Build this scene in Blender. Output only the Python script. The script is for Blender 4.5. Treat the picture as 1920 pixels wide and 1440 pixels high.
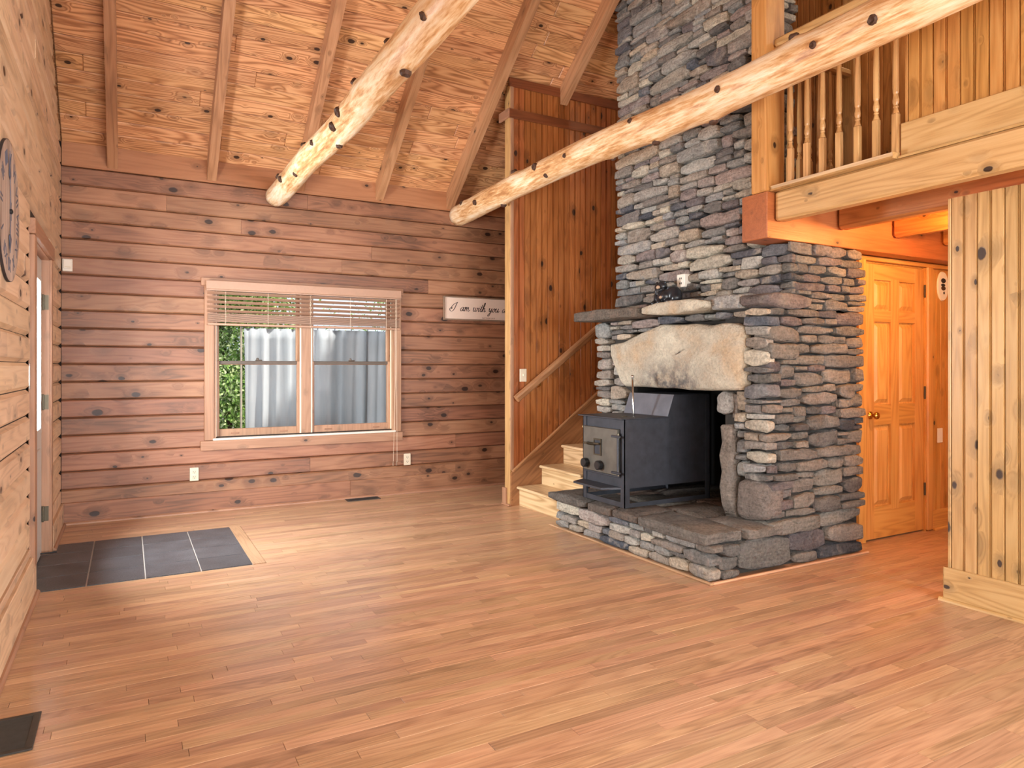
import bpy, math, random
from mathutils import Vector, Matrix, noise
random.seed(7)
for o in list(bpy.data.objects): bpy.data.objects.remove(o, do_unlink=True)
scene = bpy.context.scene
COL = scene.collection
R = math.radians

# ------------------------------------------------------------------ camera
H = 1.28
cam_d = bpy.data.cameras.new('camera')
cam = bpy.data.objects.new('camera', cam_d); COL.objects.link(cam)
cam_d.sensor_width = 36; cam_d.lens = 1300 / 1920 * 36
cam_d.shift_y = -32 / 1920
cam_d.clip_start = .02
cam.location = (0, 0, H); cam.rotation_euler = (R(90), 0, R(-29))
scene.camera = cam

# ------------------------------------------------------------------ world, sun, daylight
world = bpy.data.worlds.new('world'); scene.world = world; world.use_nodes = True
bg = world.node_tree.nodes['Background']
bg.inputs[0].default_value = (.80, .90, 1.0, 1); bg.inputs[1].default_value = 1.1
sun_d = bpy.data.lights.new('sun', 'SUN'); sun_d.energy = 3.3; sun_d.angle = R(1.5); sun_d.color = (1, .95, .86)
sun = bpy.data.objects.new('sun', sun_d); COL.objects.link(sun)
sun.rotation_euler = Vector((-.62, .38, -.80)).to_track_quat('-Z', 'Y').to_euler()

def area(name, loc, target, sx, sy, energy, color=(1, 1, 1)):
    d = bpy.data.lights.new(name, 'AREA'); d.shape = 'RECTANGLE'; d.size = sx; d.size_y = sy
    d.energy = energy; d.color = color
    o = bpy.data.objects.new(name, d); COL.objects.link(o); o.location = loc
    o.rotation_euler = (Vector(target) - Vector(loc)).to_track_quat('-Z', 'Y').to_euler()
    return o
YB = -3.5                                   # wall behind the camera
XRW = 3.93
area('daylight_rear_windows', (1.75, YB - .12, 1.45), (1.75, 0, 1.45), 3.4, 2.1, 350, (.90, .965, 1))
area('daylight_entry_door', (-.75, 5.22, 1.35), (3, 5.22, 1.2), .7, 1.2, 210, (.95, .98, 1))
area('daylight_side_window', (-.62, -1.6, 1.5), (3, -1.6, 1.5), 2.0, 1.4, 150, (.90, .965, 1))
area('added_fill_right', (XRW + .1, -1.9, 1.45), (0, -.2, 1.6), 1.8, 1.4, 420, (.90, .965, 1))  # fill light added to brighten the log wall, behind an added window
scene.view_settings.view_transform = 'Standard'
scene.view_settings.look = 'None'
scene.view_settings.gamma = 1
scene.view_settings.use_curve_mapping = False
scene.view_settings.exposure = 0.18

# ------------------------------------------------------------------ mesh helpers
def tag(o, label=None, cat=None, group=None, kind=None):
    if label: o['label'] = label
    if cat: o['category'] = cat
    if group: o['group'] = group
    if kind: o['kind'] = kind
    return o
WLOC = {}
def thing(name, loc, label=None, cat=None, group=None, kind=None):
    o = bpy.data.objects.new(name, None); COL.objects.link(o)
    o.location = loc; o.empty_display_size = .1; WLOC[o.name] = Vector(loc)
    return tag(o, label, cat, group, kind)
def obj(name, geo, mat, parent=None, smooth=False, origin=None):
    vs, fs = geo
    vs = [Vector(v) for v in vs]
    if origin is None:
        lo = Vector((min(v.x for v in vs), min(v.y for v in vs), min(v.z for v in vs)))
        hi = Vector((max(v.x for v in vs), max(v.y for v in vs), max(v.z for v in vs)))
        origin = Vector(((lo.x + hi.x) / 2, (lo.y + hi.y) / 2, lo.z))
    origin = Vector(origin)
    me = bpy.data.meshes.new(name)
    me.from_pydata([v - origin for v in vs], [], fs)
    if smooth: me.polygons.foreach_set('use_smooth', [True] * len(me.polygons))
    me.materials.append(mat); me.update()
    o = bpy.data.objects.new(name, me); COL.objects.link(o)
    WLOC[o.name] = origin.copy()
    if parent is not None:
        o.parent = parent; o.location = origin - WLOC[parent.name]
    else: o.location = origin
    return o
def join(geos):
    V, F = [], []
    for v, f in geos:
        n = len(V); V += [Vector(q) for q in v]; F += [[i + n for i in p] for p in f]
    return V, F
X3, Y3, Z3 = Vector((1, 0, 0)), Vector((0, 1, 0)), Vector((0, 0, 1))
def obox(c, h, ax=(X3, Y3, Z3), b=0.0):
    """box of half sizes h about c in frame ax, every edge chamfered by b"""
    c = Vector(c); V, F = [], []
    def pt(x, y, z): return c + ax[0] * x + ax[1] * y + ax[2] * z
    if b <= 0:
        V = [pt(sx * h[0], sy * h[1], sz * h[2]) for sx in (-1, 1) for sy in (-1, 1) for sz in (-1, 1)]
        return V, [[0, 1, 3, 2], [4, 6, 7, 5], [0, 4, 5, 1], [2, 3, 7, 6], [0, 2, 6, 4], [1, 5, 7, 3]]
    b = min(b, min(h) * .9); idx = {}
    for sx in (-1, 1):
        for sy in (-1, 1):
            for sz in (-1, 1):
                for k in range(3):
                    e = [sx * (h[0] - b), sy * (h[1] - b), sz * (h[2] - b)]
                    e[k] = (sx, sy, sz)[k] * h[k]
                    idx[sx, sy, sz, k] = len(V); V.append(pt(*e))
    def face(q):
        pts = [V[i] for i in q]; n = (pts[1] - pts[0]).cross(pts[2] - pts[0])
        m = sum(pts, Vector()) / len(pts) - c
        F.append(q if n.dot(m) > 0 else q[::-1])
    for k in range(3):
        a, d = [i for i in range(3) if i != k]
        for s in (-1, 1):
            q = []
            for p, r in ((-1, -1), (1, -1), (1, 1), (-1, 1)):
                t = [0, 0, 0]; t[k] = s; t[a] = p; t[d] = r; q.append(idx[t[0], t[1], t[2], k])
            face(q)
        for p in (-1, 1):
            for r in (-1, 1):
                t0 = [0, 0, 0]; t1 = [0, 0, 0]; t0[k] = -1; t1[k] = 1
                t0[a] = t1[a] = p; t0[d] = t1[d] = r
                face([idx[(*t0, a)], idx[(*t1, a)], idx[(*t1, d)], idx[(*t0, d)]])
    for sx in (-1, 1):
        for sy in (-1, 1):
            for sz in (-1, 1): face([idx[sx, sy, sz, k] for k in range(3)])
    return V, F
def bx(x0, x1, y0, y1, z0, z1, b=0.0):
    return obox(((x0 + x1) / 2, (y0 + y1) / 2, (z0 + z1) / 2), (abs(x1 - x0) / 2, abs(y1 - y0) / 2, abs(z1 - z0) / 2), b=b)
def prism(prof, o, eu, ev, ew, L):
    """2-D outline prof (in eu, ev) swept along ew by L"""
    o = Vector(o); n = len(prof)
    V = [o + eu * a + ev * b for a, b in prof] + [o + eu * a + ev * b + ew * L for a, b in prof]
    F = [list(range(n))[::-1], list(range(n, 2 * n))] + [[i, (i + 1) % n, n + (i + 1) % n, n + i] for i in range(n)]
    ar = sum(prof[i][0] * prof[(i + 1) % n][1] - prof[(i + 1) % n][0] * prof[i][1] for i in range(n))
    if (ar > 0) != (eu.cross(ev).dot(ew) * (1 if L > 0 else -1) > 0): F = [f[::-1] for f in F]
    return V, F
def tube(path, r, n=10, caps=True):
    path = [Vector(p) for p in path]; V, F = [], []
    rr = r if isinstance(r, (list, tuple)) else [r] * len(path)
    up = None
    for i, p in enumerate(path):
        t = (path[min(i + 1, len(path) - 1)] - path[max(i - 1, 0)]).normalized()
        if up is None: up = t.orthogonal().normalized()
        up = (up - t * up.dot(t)).normalized(); w = t.cross(up)
        for k in range(n):
            a = 2 * math.pi * k / n
            V.append(p + (up * math.cos(a) + w * math.sin(a)) * rr[i])
    for i in range(len(path) - 1):
        for k in range(n):
            F.append([i * n + k, i * n + (k + 1) % n, (i + 1) * n + (k + 1) % n, (i + 1) * n + k])
    if caps:
        F.append(list(range(n))[::-1]); F.append([(len(path) - 1) * n + k for k in range(n)])
    return V, F
def lathe(prof, c, n=14, ax=(X3, Y3, Z3)):
    """prof: (radius, height) pairs about axis ax[2] at c"""
    c = Vector(c); V, F = [], []
    for r, z in prof:
        for k in range(n):
            a = 2 * math.pi * k / n
            V.append(c + ax[0] * r * math.cos(a) + ax[1] * r * math.sin(a) + ax[2] * z)
    for i in range(len(prof) - 1):
        for k in range(n): F.append([i * n + k, i * n + (k + 1) % n, (i + 1) * n + (k + 1) % n, (i + 1) * n + k])
    F.append(list(range(n))[::-1]); F.append([(len(prof) - 1) * n + k for k in range(n)])
    return V, F
def sphere(c, rx, ry=None, rz=None, n=14, m=9):
    ry = ry or rx; rz = rz or rx
    prof = [(max(1e-4, math.sin(math.pi * i / m)), -math.cos(math.pi * i / m)) for i in range(m + 1)]
    V, F = lathe(prof, (0, 0, 0), n)
    return [Vector((v.x * rx + c[0], v.y * ry + c[1], v.z * rz + c[2])) for v in V], F

# ------------------------------------------------------------------ materials
def lin(r, g, b):
    f = lambda c: (c / 255 / 12.92) if c <= 10.3 else ((c / 255 + .055) / 1.055) ** 2.4
    return (f(r), f(g), f(b), 1)
class NT:
    def __init__(s, name):
        s.m = bpy.data.materials.new(name); s.m.use_nodes = True; s.t = s.m.node_tree
        s.b = s.t.nodes['Principled BSDF']
    def n(s, typ, **kw):
        nd = s.t.nodes.new('ShaderNode' + typ)
        for k, v in kw.items(): setattr(nd, k, v)
        return nd
    def l(s, a, b): s.t.links.new(a, b)
    def put(s, sock, v):
        if hasattr(v, 'links'): s.l(v, sock)
        else: sock.default_value = v
    def math(s, op, a, b=0.0, c=0.0, clamp=False):
        nd = s.n('Math', operation=op, use_clamp=clamp)
        s.put(nd.inputs[0], a); s.put(nd.inputs[1], b); s.put(nd.inputs[2], c); return nd.outputs[0]
    def vm(s, op, a, b=(0, 0, 0)):
        nd = s.n('VectorMath', operation=op); s.put(nd.inputs[0], a); s.put(nd.inputs[1], b)
        return nd.outputs[1] if op == 'DOT_PRODUCT' else nd.outputs[0]
    def noise(s, v, scale=1, detail=3, rough=.55, dist=0):
        nd = s.n('TexNoise'); s.put(nd.inputs['Vector'], v)
        for k, x in (('Scale', scale), ('Detail', detail), ('Roughness', rough), ('Distortion', dist)): nd.inputs[k].default_value = x
        return nd.outputs[0]
    def smooth(s, v, a, b):
        nd = s.n('MapRange', interpolation_type='SMOOTHSTEP'); s.put(nd.inputs[0], v); s.put(nd.inputs[1], a); s.put(nd.inputs[2], b)
        return nd.outputs[0]
    def ramp(s, f, stops):
        nd = s.n('ValToRGB'); s.l(f, nd.inputs[0]); e = nd.color_ramp.elements
        while len(e) < len(stops): e.new(.5)
        for el, (p, c) in zip(e, stops): el.position = p; el.color = c
        return nd.outputs[0]
    def mix(s, f, a, b, mode='MIX'):
        nd = s.n('Mix', data_type='RGBA', blend_type=mode); s.put(nd.inputs[0], f); s.put(nd.inputs[6], a); s.put(nd.inputs[7], b)
        return nd.outputs[2]
    def hsv(s, c, h=.5, sa=1., v=1.):
        nd = s.n('HueSaturation'); s.put(nd.inputs[0], h); s.put(nd.inputs[1], sa); s.put(nd.inputs[2], v); s.put(nd.inputs[4], c); return nd.outputs[0]
    def bump(s, h, strength=.3, dist=.01):
        nd = s.n('Bump'); nd.inputs['Strength'].default_value = strength; nd.inputs['Distance'].default_value = dist
        s.l(h, nd.inputs['Height']); s.l(nd.outputs[0], s.b.inputs['Normal'])
    def rnd(s):
        oi = s.n('ObjectInfo'); g = s.n('NewGeometry')
        return s.math('FRACT', s.math('ADD', oi.outputs['Random'], s.math('MULTIPLY', g.outputs['Random Per Island'], 7.31)))
    def pos(s): return s.n('NewGeometry').outputs['Position']
def fin(m, color, rough=.5, metal=0, spec=.5):
    m.put(m.b.inputs['Base Color'], color); m.put(m.b.inputs['Roughness'], rough)
    m.b.inputs['Metallic'].default_value = metal; m.b.inputs['Specular IOR Level'].default_value = spec
    return m.m
SL = .78                                    # roof slope
SLc, SLs = 1 / math.hypot(1, SL), SL / math.hypot(1, SL)
def wood(name, dark, mid, light, axis='x', ring=.5, ringf=55, knot=1.0, var=.12, hue=.012, rough=.42, fine=.35, patch=.4, kcol=(46, 27, 19), kscale=1.0, bump=.12, coat=0):
    m = NT(name); p = m.pos(); rnd = m.rnd()
    A, B, C = {'x': (X3, Y3, Z3), 'y': (Y3, X3, Z3), 'z': (Z3, X3, Y3),
               's': (Vector((0, -SLc, SLs)), X3, Vector((0, SLs, SLc))), 'h': (Vector((.81, 0, .588)), Y3, Vector((-.588, 0, .81)))}[axis]
    cb = m.n('CombineXYZ')
    for i, a in enumerate((A, B, C)): m.l(m.vm('DOT_PRODUCT', p, tuple(a)), cb.inputs[i])
    off = m.n('CombineXYZ')
    for i, k in enumerate((53.0, 17.0, 29.0)): m.l(m.math('MULTIPLY', rnd, k), off.inputs[i])
    P = m.vm('ADD', cb.outputs[0], off.outputs[0])
    halo = None
    if knot > 0:
        vo = m.n('TexVoronoi'); m.l(m.vm('MULTIPLY', P, (5.2 * kscale, 8.6 * kscale, 8.6 * kscale)), vo.inputs['Vector']); vo.inputs['Scale'].default_value = 1
        d = vo.outputs['Distance']; sx = m.n('SeparateColor'); m.l(vo.outputs['Color'], sx.inputs[0])
        rr = m.math('MULTIPLY_ADD', m.math('POWER', sx.outputs[0], 1.5), .19 * knot, .045 * knot)
        dj = m.math('ADD', d, m.math('MULTIPLY', m.math('SUBTRACT', m.noise(P, 30, 2), .5), .07))
        km = m.smooth(dj, rr, m.math('MULTIPLY', rr, .72))
        halo = m.smooth(d, m.math('MULTIPLY', rr, 3.2), rr)
        P2 = m.vm('ADD', P, m.vm('MULTIPLY', halo, (0.0, .03, .03)))
    else: P2 = P
    n1 = m.noise(m.vm('MULTIPLY', P2, (.7, 9, 9)), 1, 1.2, .5, .15)
    rings = m.math('MULTIPLY_ADD', m.math('SINE', m.math('MULTIPLY', n1, ringf)), .5, .5)
    rings = m.math('POWER', rings, .7)
    n2 = m.noise(m.vm('MULTIPLY', P2, (4.5, 130, 130)), 1, 3, .6)
    n3 = m.noise(m.vm('MULTIPLY', P, (1.0, 2.2, 2.2)), 1, 2, .5)
    t = m.math('MULTIPLY_ADD', m.math('SUBTRACT', rings, .5), ring, .5)
    t = m.math('MULTIPLY_ADD', m.math('SUBTRACT', n2, .5), fine * 1.8, t)
    t = m.math('MULTIPLY_ADD', m.math('SUBTRACT', n3, .5), patch * 1.8, t)
    c = m.ramp(t, [(.12, lin(*dark)), (.5, lin(*mid)), (.86, lin(*light))])
    r2 = m.math('FRACT', m.math('MULTIPLY', rnd, 13.7))
    c = m.hsv(c, m.math('MULTIPLY_ADD', m.math('SUBTRACT', r2, .5), hue * 2, .5), 1.0, m.math('MULTIPLY_ADD', m.math('SUBTRACT', rnd, .5), var * 2, 1.0))
    h = n2
    if knot > 0:
        c = m.mix(m.math('MULTIPLY', halo, .45), c, lin(*[int(q * .62) for q in mid]))
        c = m.mix(m.math('MULTIPLY', km, .96), c, lin(*kcol))
        h = m.math('SUBTRACT', n2, m.math('MULTIPLY', km, .6))
    m.bump(h, bump, .006)
    if coat:
        m.b.inputs['Coat Weight'].default_value = coat; m.b.inputs['Coat Roughness'].default_value = .22
    return fin(m, c, m.math('MULTIPLY_ADD', n2, .18, rough - .09))
W = {}
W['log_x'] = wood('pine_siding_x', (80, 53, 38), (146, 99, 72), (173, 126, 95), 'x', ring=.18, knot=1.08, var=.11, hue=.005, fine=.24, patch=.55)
W['log_lit_y'] = wood('pine_siding_lit_y', (160, 130, 100), (218, 186, 152), (236, 210, 180), 'y', ring=.18, knot=1.0, var=.09, hue=.005, fine=.22, patch=.36)  # same siding, lightened: light falling on this wall is put into the colour
W['trim_x'] = wood('pine_trim_x', (124, 88, 66), (164, 120, 92), (186, 144, 114), 'x', ring=.15, knot=.5, var=.05, hue=.004, fine=.2, patch=.25)
W['trim_y'] = wood('pine_trim_y', (124, 88, 66), (164, 120, 92), (186, 144, 114), 'y', ring=.15, knot=.5, var=.05, hue=.004, fine=.2, patch=.25)
W['trim_z'] = wood('pine_trim_z', (126, 90, 66), (168, 126, 96), (192, 150, 118), 'z', ring=.15, knot=.5, var=.05, hue=.004, fine=.2, patch=.25)
W['plate'] = wood('plate_board_pine', (124, 82, 54), (168, 114, 76), (188, 134, 94), 'x', ring=.15, knot=.6, var=.06, hue=.004, fine=.2, patch=.35)
W['ceil'] = wood('yellow_pine_ceiling', (138, 88, 54), (196, 140, 94), (222, 170, 122), 'x', ring=.5, ringf=95, knot=.8, var=.09, hue=.005, fine=.2, patch=.3)
W['raft'] = wood('rafter_pine', (122, 84, 58), (174, 126, 90), (200, 154, 116), 's', ring=.2, knot=.6, var=.07, hue=.004, fine=.24, patch=.35)
W['stairwall'] = wood('pine_stair_wall', (104, 56, 26), (164, 98, 50), (190, 122, 70), 'z', ring=.2, knot=1.0, var=.08, hue=.005, rough=.36, fine=.22, patch=.34)
W['redtrim_x'] = wood('red_trim_x', (84, 42, 22), (124, 68, 38), (148, 88, 52), 'x', ring=.2, knot=.5, var=.05, hue=.004, rough=.4, fine=.2)
W['yel_z'] = wood('pine_panel_yellow', (138, 100, 58), (190, 150, 96), (210, 174, 122), 'z', ring=.18, knot=.95, var=.06, hue=.004, rough=.4, fine=.22, patch=.32)
W['yel_y'] = wood('pine_trim_yellow_y', (146, 108, 62), (196, 156, 102), (214, 180, 130), 'y', ring=.22, knot=.7, var=.05, hue=.004, rough=.4, fine=.22, patch=.28)
W['yel_x'] = wood('pine_trim_yellow_x', (146, 108, 62), (194, 154, 100), (214, 180, 130), 'x', ring=.22, knot=.5, var=.05, hue=.004, rough=.4, fine=.2, patch=.25)
W['gold_z'] = wood('pine_panel_gold', (132, 84, 36), (190, 134, 72), (212, 162, 98), 'z', ring=.2, knot=.95, var=.08, hue=.004, rough=.38, fine=.22, patch=.32)
W['bal'] = wood('baluster_pine', (144, 100, 58), (196, 150, 96), (220, 178, 124), 'z', ring=.25, knot=0, var=.06, hue=.004, rough=.36, fine=.2)
W['beam_x'] = wood('header_pine_x', (112, 60, 28), (166, 96, 52), (192, 122, 72), 'x', ring=.08, ringf=40, knot=.5, var=.06, hue=.004, rough=.42, fine=.25)
W['beam_y'] = wood('joist_pine_y', (124, 74, 34), (176, 114, 58), (202, 144, 82), 'y', ring=.22, knot=.6, var=.06, hue=.004, rough=.4, fine=.2)
W['loftboard'] = wood('loft_panel_pine', (116, 66, 32), (170, 110, 60), (196, 138, 84), 'z', ring=.2, knot=.8, var=.1, hue=.005, rough=.38, fine=.2)
W['door'] = wood('hall_door_pine', (168, 106, 46), (204, 144, 72), (222, 168, 96), 'z', ring=.25, knot=0, var=.04, hue=.003, rough=.36, fine=.15)
W['door_x'] = wood('hall_door_rail_pine', (168, 106, 46), (204, 144, 72), (222, 168, 96), 'x', ring=.25, knot=0, var=.04, hue=.003, rough=.36, fine=.15)
W['hall'] = wood('hall_panel_pine', (150, 92, 38), (194, 134, 66), (214, 158, 88), 'z', ring=.18, knot=.8, var=.07, hue=.004, rough=.38, fine=.18)
W['tread'] = wood('stair_pine_y', (172, 136, 94), (212, 180, 136), (232, 204, 162), 'y', ring=.4, knot=.3, var=.06, hue=.004, rough=.42, fine=.18)
W['skirt'] = wood('stair_skirt_pine', (112, 74, 46), (164, 118, 78), (188, 142, 98), 'h', ring=.2, knot=.5, var=.05, hue=.004, rough=.4, fine=.2)
W['rail'] = wood('handrail_pine', (120, 80, 50), (168, 120, 82), (194, 148, 108), 'h', ring=.2, knot=0, var=.03, hue=.003, rough=.34, fine=.2)
W['floor'] = wood('oak_floor', (130, 96, 70), (186, 147, 114), (211, 174, 138), 'x', ring=.18, ringf=110, knot=0, var=.15, hue=.008, rough=.36, fine=.36, patch=.4, bump=.04, coat=.3)
W['floor_y'] = wood('oak_floor_border', (140, 106, 76), (192, 154, 118), (210, 174, 138), 'y', ring=.16, ringf=110, knot=0, var=.1, hue=.004, rough=.36, fine=.3, bump=.04, coat=.12)
W['clockwood'] = wood('clock_planks', (110, 94, 86), (166, 146, 134), (194, 176, 164), 'z', ring=.4, knot=.4, var=.12, hue=.004, rough=.5)

def peeled():
    m = NT('peeled_log'); p = m.pos()
    n1 = m.noise(m.vm('MULTIPLY', p, (9, 1.3, 9)), 1, 4, .6, .6)
    n2 = m.noise(m.vm('MULTIPLY', p, (60, 7, 60)), 1, 4, .65)
    n3 = m.noise(m.vm('MULTIPLY', p, (4, .8, 4)), 1, 2, .5)
    t = m.math('MULTIPLY_ADD', m.math('SUBTRACT', n2, .5), .8, n1)
    c = m.ramp(t, [(.25, lin(172, 118, 72)), (.40, lin(212, 164, 112)), (.54, lin(236, 206, 164)), (.72, lin(248, 232, 206))])
    c = m.mix(m.math('MULTIPLY', m.smooth(n3, .55, .75), .5), c, lin(196, 146, 100))
    m.bump(m.math('ADD', n1, m.math('MULTIPLY', n2, .5)), .35, .012)
    return fin(m, c, .42)
M = {}
M['log'] = peeled()
def plain(name, rgb, rough=.5, metal=0, nz=.06, scale=40, spec=.5):
    m = NT(name); n = m.noise(m.pos(), scale, 3)
    c = m.hsv(lin(*rgb), .5, 1.0, m.math('MULTIPLY_ADD', m.math('SUBTRACT', n, .5), nz * 4, 1.0))
    return fin(m, c, rough, metal, spec)
M['knot'] = plain('knot_scar', (70, 44, 28), .7)
M['white'] = plain('white_plastic', (232, 226, 214), .35, nz=.01)
M['ivory'] = plain('ivory_plastic', (226, 214, 190), .35, nz=.01)
M['slot'] = plain('outlet_slot', (60, 54, 48), .6)
M['black'] = plain('black_paint', (26, 26, 28), .4)
M['iron'] = plain('black_iron', (58, 60, 67), .5, .35, .25, 14)
M['ironsheen'] = plain('iron_sheen_top', (124, 132, 144), .38, .6, .18, 9)  # same iron, lightened: the sheen of the sloped plate is in the colour
M['irondoor'] = plain('stove_door_iron', (104, 100, 92), .45, .6, .2, 11)
M['chrome'] = plain('steel_rod', (178, 176, 172), .25, 1)
M['brass'] = plain('brass', (200, 150, 70), .25, 1)
M['hinge'] = plain('antique_hinge', (92, 84, 70), .4, .8)
M['register'] = plain('floor_register_bronze', (66, 66, 64), .5, .4, .15)
M['hole'] = plain('register_void', (14, 14, 14), .9)
M['signboard'] = plain('cream_signboard', (224, 200, 182), .6, nz=.02)
M['signframe'] = plain('weathered_sign_frame', (136, 112, 92), .7, nz=.15)
M['ink'] = plain('dark_ink', (44, 38, 40), .7)
M['inkpale'] = plain('pale_ink', (150, 130, 118), .7)
M['doorpaint'] = plain('painted_entry_door', (196, 194, 190), .4, nz=.02)
M['blind'] = plain('blind_slat_tan', (178, 140, 116), .4, nz=.04)
M['cord'] = plain('cord', (226, 208, 184), .7)
M['sashx'] = W['trim_x']
M['darkrail'] = plain('meeting_rail_bronze', (92, 80, 70), .5)
M['bear'] = plain('black_resin', (30, 34, 40), .3, 0, .25, 30)
M['muzzle'] = plain('tan_muzzle', (176, 150, 126), .5)
M['mortar'] = plain('mortar', (52, 48, 44), .95, nz=.2)
M['soot'] = plain('sooty_firebrick', (30, 28, 27), .95)
M['grout'] = plain('grout', (176, 172, 166), .9)
M['dirt'] = plain('gravel', (128, 122, 112), .95, nz=.25, scale=6)
M['asphalt'] = plain('driveway', (110, 112, 124), .9, nz=.1)
M['clockhand'] = plain('clock_hand', (74, 84, 104), .5)
M['backing'] = plain('seam_shade_backing', (46, 34, 27), .9)  # dark colour standing in for the shade in seams and board-end gaps
M['dusk'] = plain('drywall', (206, 190, 168), .8)

def slate():
    m = NT('slate_tile'); rnd = m.rnd(); n = m.noise(m.pos(), 120, 3, .6); n2 = m.noise(m.pos(), 6, 2)
    c = m.ramp(m.math('MULTIPLY_ADD', m.math('SUBTRACT', n2, .5), .5, n), [(.3, lin(52, 55, 60)), (.7, lin(90, 93, 98))])
    c = m.hsv(c, .5, 1.0, m.math('MULTIPLY_ADD', rnd, .3, .85)); m.bump(n, .15, .003)
    return fin(m, c, .42)
M['slate'] = slate()
def stone(name, stops, mott=.5):
    m = NT(name); p = m.pos(); rnd = m.rnd()
    off = m.n('CombineXYZ')
    for i, k in enumerate((31.0, 47.0, 23.0)): m.l(m.math('MULTIPLY', rnd, k), off.inputs[i])
    q = m.vm('ADD', p, off.outputs[0])
    big = m.noise(q, 7, 4, .6, .6); fine = m.noise(q, 55, 5, .7); lay = m.noise(m.vm('MULTIPLY', q, (9, 9, 60)), 1, 3, .6)
    c = m.ramp(rnd, stops)
    alt = m.ramp(m.math('FRACT', m.math('MULTIPLY', rnd, 5.3)), stops)
    c = m.mix(m.math('MULTIPLY', m.smooth(big, .5, .68), mott), c, alt)
    v = m.math('MULTIPLY_ADD', m.math('SUBTRACT', fine, .5), 1.9, 1.0)
    v = m.math('MULTIPLY_ADD', m.math('SUBTRACT', lay, .5), .9, v)
    v = m.math('MULTIPLY_ADD', m.math('SUBTRACT', big, .5), 1.0, v)
    c = m.hsv(c, .5, 1.0, v)
    h = m.math('ADD', m.math('MULTIPLY', big, 1.6), m.math('ADD', m.math('MULTIPLY', fine, .55), m.math('MULTIPLY', lay, .5)))
    m.bump(h, .9, .03)
    return fin(m, c, .85, 0, .25)
PAL = [(118, 119, 119), (184, 181, 172), (138, 131, 124), (201, 193, 174), (93, 100, 111), (166, 150, 130), (154, 156, 156), (192, 175, 152), (81, 86, 95), (170, 152, 143), (144, 146, 143), (110, 107, 104)]
M['stone'] = stone('field_stone', [(i / len(PAL), lin(*c)) for i, c in enumerate(PAL)])
PAL_SHADE = [(115, 112, 108), (101, 97, 92), (130, 124, 114), (82, 84, 86), (138, 128, 116), (110, 100, 99), (68, 70, 74), (123, 116, 108)]  # darker palette: weaker light on the side face is put into the colour
M['stone_shade'] = stone('field_stone_shade', [(i / len(PAL_SHADE), lin(*c)) for i, c in enumerate(PAL_SHADE)])
def lintel_mat():
    m = NT('lintel_sandstone'); p = m.pos()
    big = m.noise(p, 3.2, 4, .6, .5); mid = m.noise(p, 14, 4, .65); fine = m.noise(p, 60, 4, .7)
    c = m.ramp(big, [(.36, lin(202, 196, 178)), (.52, lin(184, 174, 156)), (.68, lin(188, 166, 138))])
    sx = m.n('SeparateXYZ'); m.l(p, sx.inputs[0])
    soot = m.math('MULTIPLY', m.smooth(sx.outputs[2], 1.42, 1.16), m.smooth(m.math('ABSOLUTE', m.math('SUBTRACT', sx.outputs[1], 3.86)), .46, .12))
    soot = m.math('MULTIPLY', soot, m.smooth(mid, .30, .62))
    c = m.mix(m.math('MULTIPLY', soot, .9), c, lin(78, 78, 82))
    v = m.math('MULTIPLY_ADD', m.math('SUBTRACT', fine, .5), .9, m.math('MULTIPLY_ADD', m.math('SUBTRACT', mid, .5), .6, 1.0))
    c = m.hsv(c, .5, 1.0, v)
    m.bump(m.math('ADD', m.math('MULTIPLY', mid, 1.6), m.math('MULTIPLY', fine, .5)), .8, .03)
    return fin(m, c, .85, 0, .25)
M['lintel'] = lintel_mat()
M['slab'] = stone('hearth_slab', [(0, lin(104, 98, 90)), (.5, lin(112, 92, 80)), (1, lin(94, 92, 88))], .6)
def glass():
    m = NT('window_glass'); t = m.t
    tr = m.n('BsdfTransparent'); gl = m.n('BsdfGlossy'); gl.inputs['Roughness'].default_value = .03
    fr = m.n('Fresnel'); fr.inputs[0].default_value = 1.06; mx = m.n('MixShader')
    m.l(fr.outputs[0], mx.inputs[0]); m.l(tr.outputs[0], mx.inputs[1]); m.l(gl.outputs[0], mx.inputs[2])
    m.l(mx.outputs[0], t.nodes['Material Output'].inputs[0]); t.nodes.remove(m.b)
    return m.m
M['glass'] = glass()
def emis(name, rgb, s):
    m = NT(name); m.b.inputs['Emission Color'].default_value = lin(*rgb); m.b.inputs['Emission Strength'].default_value = s
    return fin(m, lin(*rgb), .4)
M['lamp'] = emis('lamp_glass_lit', (255, 190, 110), 3)
def leaf():
    m = NT('leaf'); r = m.rnd()
    c = m.ramp(r, [(0, lin(86, 132, 46)), (.5, lin(156, 190, 88)), (1, lin(234, 240, 180))])
    m.b.inputs['Transmission Weight'].default_value = 0
    m.put(m.b.inputs['Subsurface Weight'], 0.0)
    return fin(m, c, .5)
M['leaf'] = leaf()
def canvas():
    m = NT('white_canvas'); n = m.noise(m.vm('MULTIPLY', m.pos(), (6, 6, 1)), 1, 4)
    c = m.ramp(n, [(.3, lin(206, 214, 220)), (.7, lin(238, 240, 242))]); return fin(m, c, .9)
M['canvas'] = canvas()

# ------------------------------------------------------------------ the setting: dimensions
XL, YW = -.47, 6.68                          # log wall with the entry door, wall with the window
XR, XU, YRE = 3.93, 3.62, 2.148               # panelled wall below and above the loft beam, where it ends
XE = 6.4                                     # far end behind loft and hall
YS = 5.6                                     # stair wall
ZC = 3.105                                   # where the ceiling starts on the window wall
YRIDGE = 1.6
def zc(y): return ZC + SL * (YW - y) if y >= YRIDGE else ZC + SL * (YW - YRIDGE) - SL * (YRIDGE - y)
COURSE = [.279 + .1464 * k for k in range(19)]

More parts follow.
